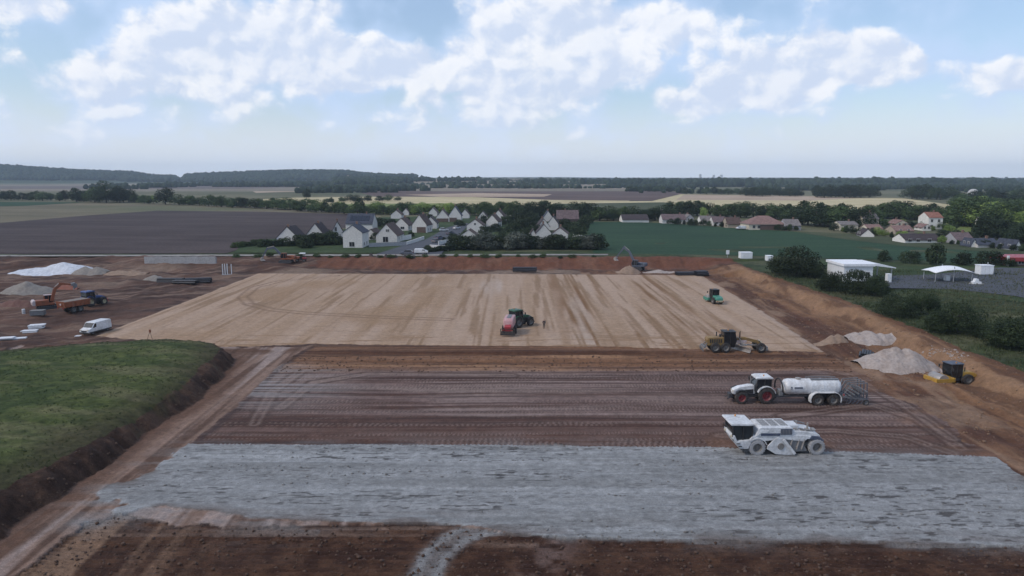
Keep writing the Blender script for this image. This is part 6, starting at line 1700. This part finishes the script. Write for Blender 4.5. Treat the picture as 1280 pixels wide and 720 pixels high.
# white slabs and bags on the left
slab = paint('white_sheet_wrap', (.60, .61, .64), .7, .25, (.40, .38, .38), scale=.8)
def slabs(px, py, L, W_, rz, n, label, h=.22):
    x, y, _ = G(px, py); t = empty('slab_stack', (x, y + W_ / 3, hz(x, y)), R(rz))
    for i in range(n):
        ox = random.uniform(-.25, .25); oy = random.uniform(-.2, .2); sh = random.uniform(.75, 1)
        B().prism_z([(-L / 2 * sh + ox, -W_ / 2 + oy), (L / 2 * sh + ox, -W_ / 2 * .9 + oy), (L / 2 * .95 * sh + ox, W_ / 2 + oy), (-L / 2 * .9 * sh + ox, W_ / 2 * .92 + oy)], i * h + .02, (i + 1) * h - .02).build('slab', slab, t, .05)
    for xx in (-L * .3, L * .3): B().box(xx - .1, xx + .1, -W_ / 2, W_ / 2, -.15, .02).build('bearer', wooddoor, t)
    return tag(t, label, 'slabs')
slabs(43, 411, 2.8, 1.6, 20, 3, 'white slab stack nearest the van on the left')
slabs(34.5, 415, 2.8, 1.3, 14, 2, 'white slab stack left of and below the uppermost one')
slabs(5, 426.5, 2.6, 1.6, 15, 2, 'white slab stack cut by the left edge')
slabs(23.5, 424.8, 2.0, 1.2, 18, 2, 'small white slab stack right of the one at the left edge')
slabs(98, 420, 1.6, .8, 10, 1, 'thin pale slab lying in front of the white van')
# crate and wrapped pallet
x, y, _ = G(44.5, 397)
t = empty('crate', (x, y + .8, hz(x, y)), R(15))
B().box(-1.2, 1.2, -.7, .7, .12, .95).build('box', V['grey'], t, .04)
B().box(-1.25, 1.25, -.75, .75, .95, 1.08).build('lid', V['rimgrey'], t, .03)
for xx in (-.9, 0, .9): B().box(xx - .08, xx + .08, -.7, .7, -.1, .12).build('runner', wooddoor, t)
tag(t, 'grey lidded crate between the excavator and the white slabs', 'crate')
x, y, _ = G(28.5, 393)
t = empty('marker_drum', (x, y + .3, hz(x, y)))
B().cyl((0, 0, 0), (0, 0, .95), .30, .30, 16).build('drum', V['white'], t, .03)
for z_ in (.3, .62): B().lathe([(.30, -.03), (.33, -.03), (.33, .03), (.30, .03)], 16, Matrix.Translation((0, 0, z_)) @ Matrix.Rotation(R(90), 4, 'X'), True).build('hoop', V['grey'], t)
tag(t, 'white drum standing left of the grey crate', 'drum')

# surveying tripod on the edge of the mound
x, y, _ = G(188, 421.5, 3.2)
zt = hz(x, y)
t = empty('survey_tripod', (x, y, zt))
for a in (90, 210, 330): B().cyl((.55 * math.cos(R(a)), .55 * math.sin(R(a)), -.05), (.06 * math.cos(R(a)), .06 * math.sin(R(a)), 1.3), .035, .035, 6).build('leg', wooddoor, t)
B().cyl((0, 0, 1.28), (0, 0, 1.36), .14, .14, 12).build('head', V['orange'], t)
B().box(-.13, .13, -.1, .1, 1.36, 1.72).build('instrument', V['orange'], t, .03)
tag(t, 'surveying tripod with instrument on the crest of the grass mound', 'tripod')
# kiosk with red fascia at the right edge
x, y, _ = G(1275, 333, ZOUT); s = PXM(y)
t = empty('kiosk', (x, y, ZOUT + .1))
B().box(-14 / s, 30 / s, 0, 8, -.3, 6 / s).build('wall', WALL['brown'], t)
B().box(-15 / s, 31 / s, -.6, 8.4, 6 / s, 11 / s).build('fascia', V['red'], t, .05)
B().box(-17 / s, -15 / s, -.4, .2, -.2, 13 / s).build('pillar', whitemetal, t)
for i in range(3): window(t, (-8 + 9 * i) / s, .6, 1.6, .8, ('y', 0.0, -1))
tag(t, 'kiosk with red fascia and dark walls at the right edge', 'kiosk')

# ------------------------------------------------------------------ the person on the pad
skinm = paint('skin_tone', (.42, .25, .18), .6, .1)
cloth1 = paint('dark_jacket', (.035, .035, .045), .9, .2)
cloth2 = paint('dark_trousers', (.05, .045, .045), .9, .2)
hairm = paint('hair_dark', (.02, .015, .012), .7, .1)
import bmesh
def skinned(name, pts, edges, rad, mat, parent, root=0):
    bm = bmesh.new()
    lay = bm.verts.layers.skin.verify()
    vs = []
    for i, p in enumerate(pts):
        v = bm.verts.new(p); r = rad[i]; v[lay].radius = r if isinstance(r, tuple) else (r, r); v[lay].use_root = (i == root); vs.append(v)
    for a, b in edges: bm.edges.new((vs[a], vs[b]))
    me = bpy.data.meshes.new(name); bm.to_mesh(me); bm.free()
    o = link(name, me, mat, parent)
    sk = o.modifiers.new('skin', 'SKIN'); sk.use_smooth_shade = True
    sb = o.modifiers.new('sub', 'SUBSURF'); sb.levels = 1; sb.render_levels = 2
    return o
x, y, _ = G(680, 411.3)
t = empty('person', (x, y, hz(x, y)), R(20))
pts = [(0, 0, .98), (0, 0, 1.18), (0, 0, 1.38), (0, -.01, 1.52), (0, -.02, 1.60), (0, -.02, 1.72),
       (.10, 0, .90), (.11, -.02, .50), (.11, .02, .09), (.12, -.14, .03), (-.10, 0, .90), (-.12, .03, .50), (-.13, .06, .09), (-.14, -.10, .03),
       (.19, 0, 1.42), (.25, .02, 1.14), (.24, -.10, .90), (.24, -.14, .80), (-.19, 0, 1.42), (-.26, .02, 1.14), (-.25, -.08, .90), (-.25, -.12, .80)]
ed = [(0, 1), (1, 2), (2, 3), (3, 4), (4, 5), (0, 6), (6, 7), (7, 8), (8, 9), (0, 10), (10, 11), (11, 12), (12, 13), (2, 14), (14, 15), (15, 16), (16, 17), (2, 18), (18, 19), (19, 20), (20, 21)]
rd = [(.15, .11), (.14, .10), (.16, .10), .055, (.075, .09), (.08, .095), .085, .06, .045, .035, .085, .06, .045, .035, .06, .045, .036, .03, .06, .045, .036, .03]
skinned('body', pts, ed, rd, skinm, t)
skinned('jacket', [pts[i] for i in (0, 1, 2, 14, 15, 16, 18, 19, 20)], [(0, 1), (1, 2), (2, 3), (3, 4), (4, 5), (2, 6), (6, 7), (7, 8)], [(.17, .13), (.165, .125), (.18, .12), .08, .065, .05, .08, .065, .05], cloth1, t)
skinned('trousers', [pts[i] for i in (0, 6, 7, 8, 10, 11, 12)], [(0, 1), (1, 2), (2, 3), (0, 4), (4, 5), (5, 6)], [(.165, .12), .10, .078, .066, .10, .078, .066], cloth2, t)
skinned('hair', [(0, -.005, 1.70), (0, .01, 1.76)], [(0, 1)], [(.088, .10), (.06, .07)], hairm, t)
for sx in (.115, -.135): B().box(sx - .05, sx + .05, -.17, .09, -.02, .09).build('boot', hairm, t, .03)
tag(t, 'person in dark clothes standing on the pale pad right of the spreader', 'person')
# ================================================================== haze
hm = bpy.data.materials.new('haze'); hm.use_nodes = True
ht = hm.node_tree; ht.nodes.clear()
hv = ht.nodes.new('ShaderNodeVolumePrincipled')
hv.inputs['Color'].default_value = (.68, .82, 1.0, 1); hv.inputs['Density'].default_value = HAZE_D; hv.inputs['Anisotropy'].default_value = 0.0
ho = ht.nodes.new('ShaderNodeOutputMaterial'); ht.links.new(hv.outputs[0], ho.inputs['Volume'])
tag(MB().box(-9100, 9100, -1700, 9100, -1.6, 190).build('haze', hm), 'pale haze over the whole land', 'haze', kind='stuff')
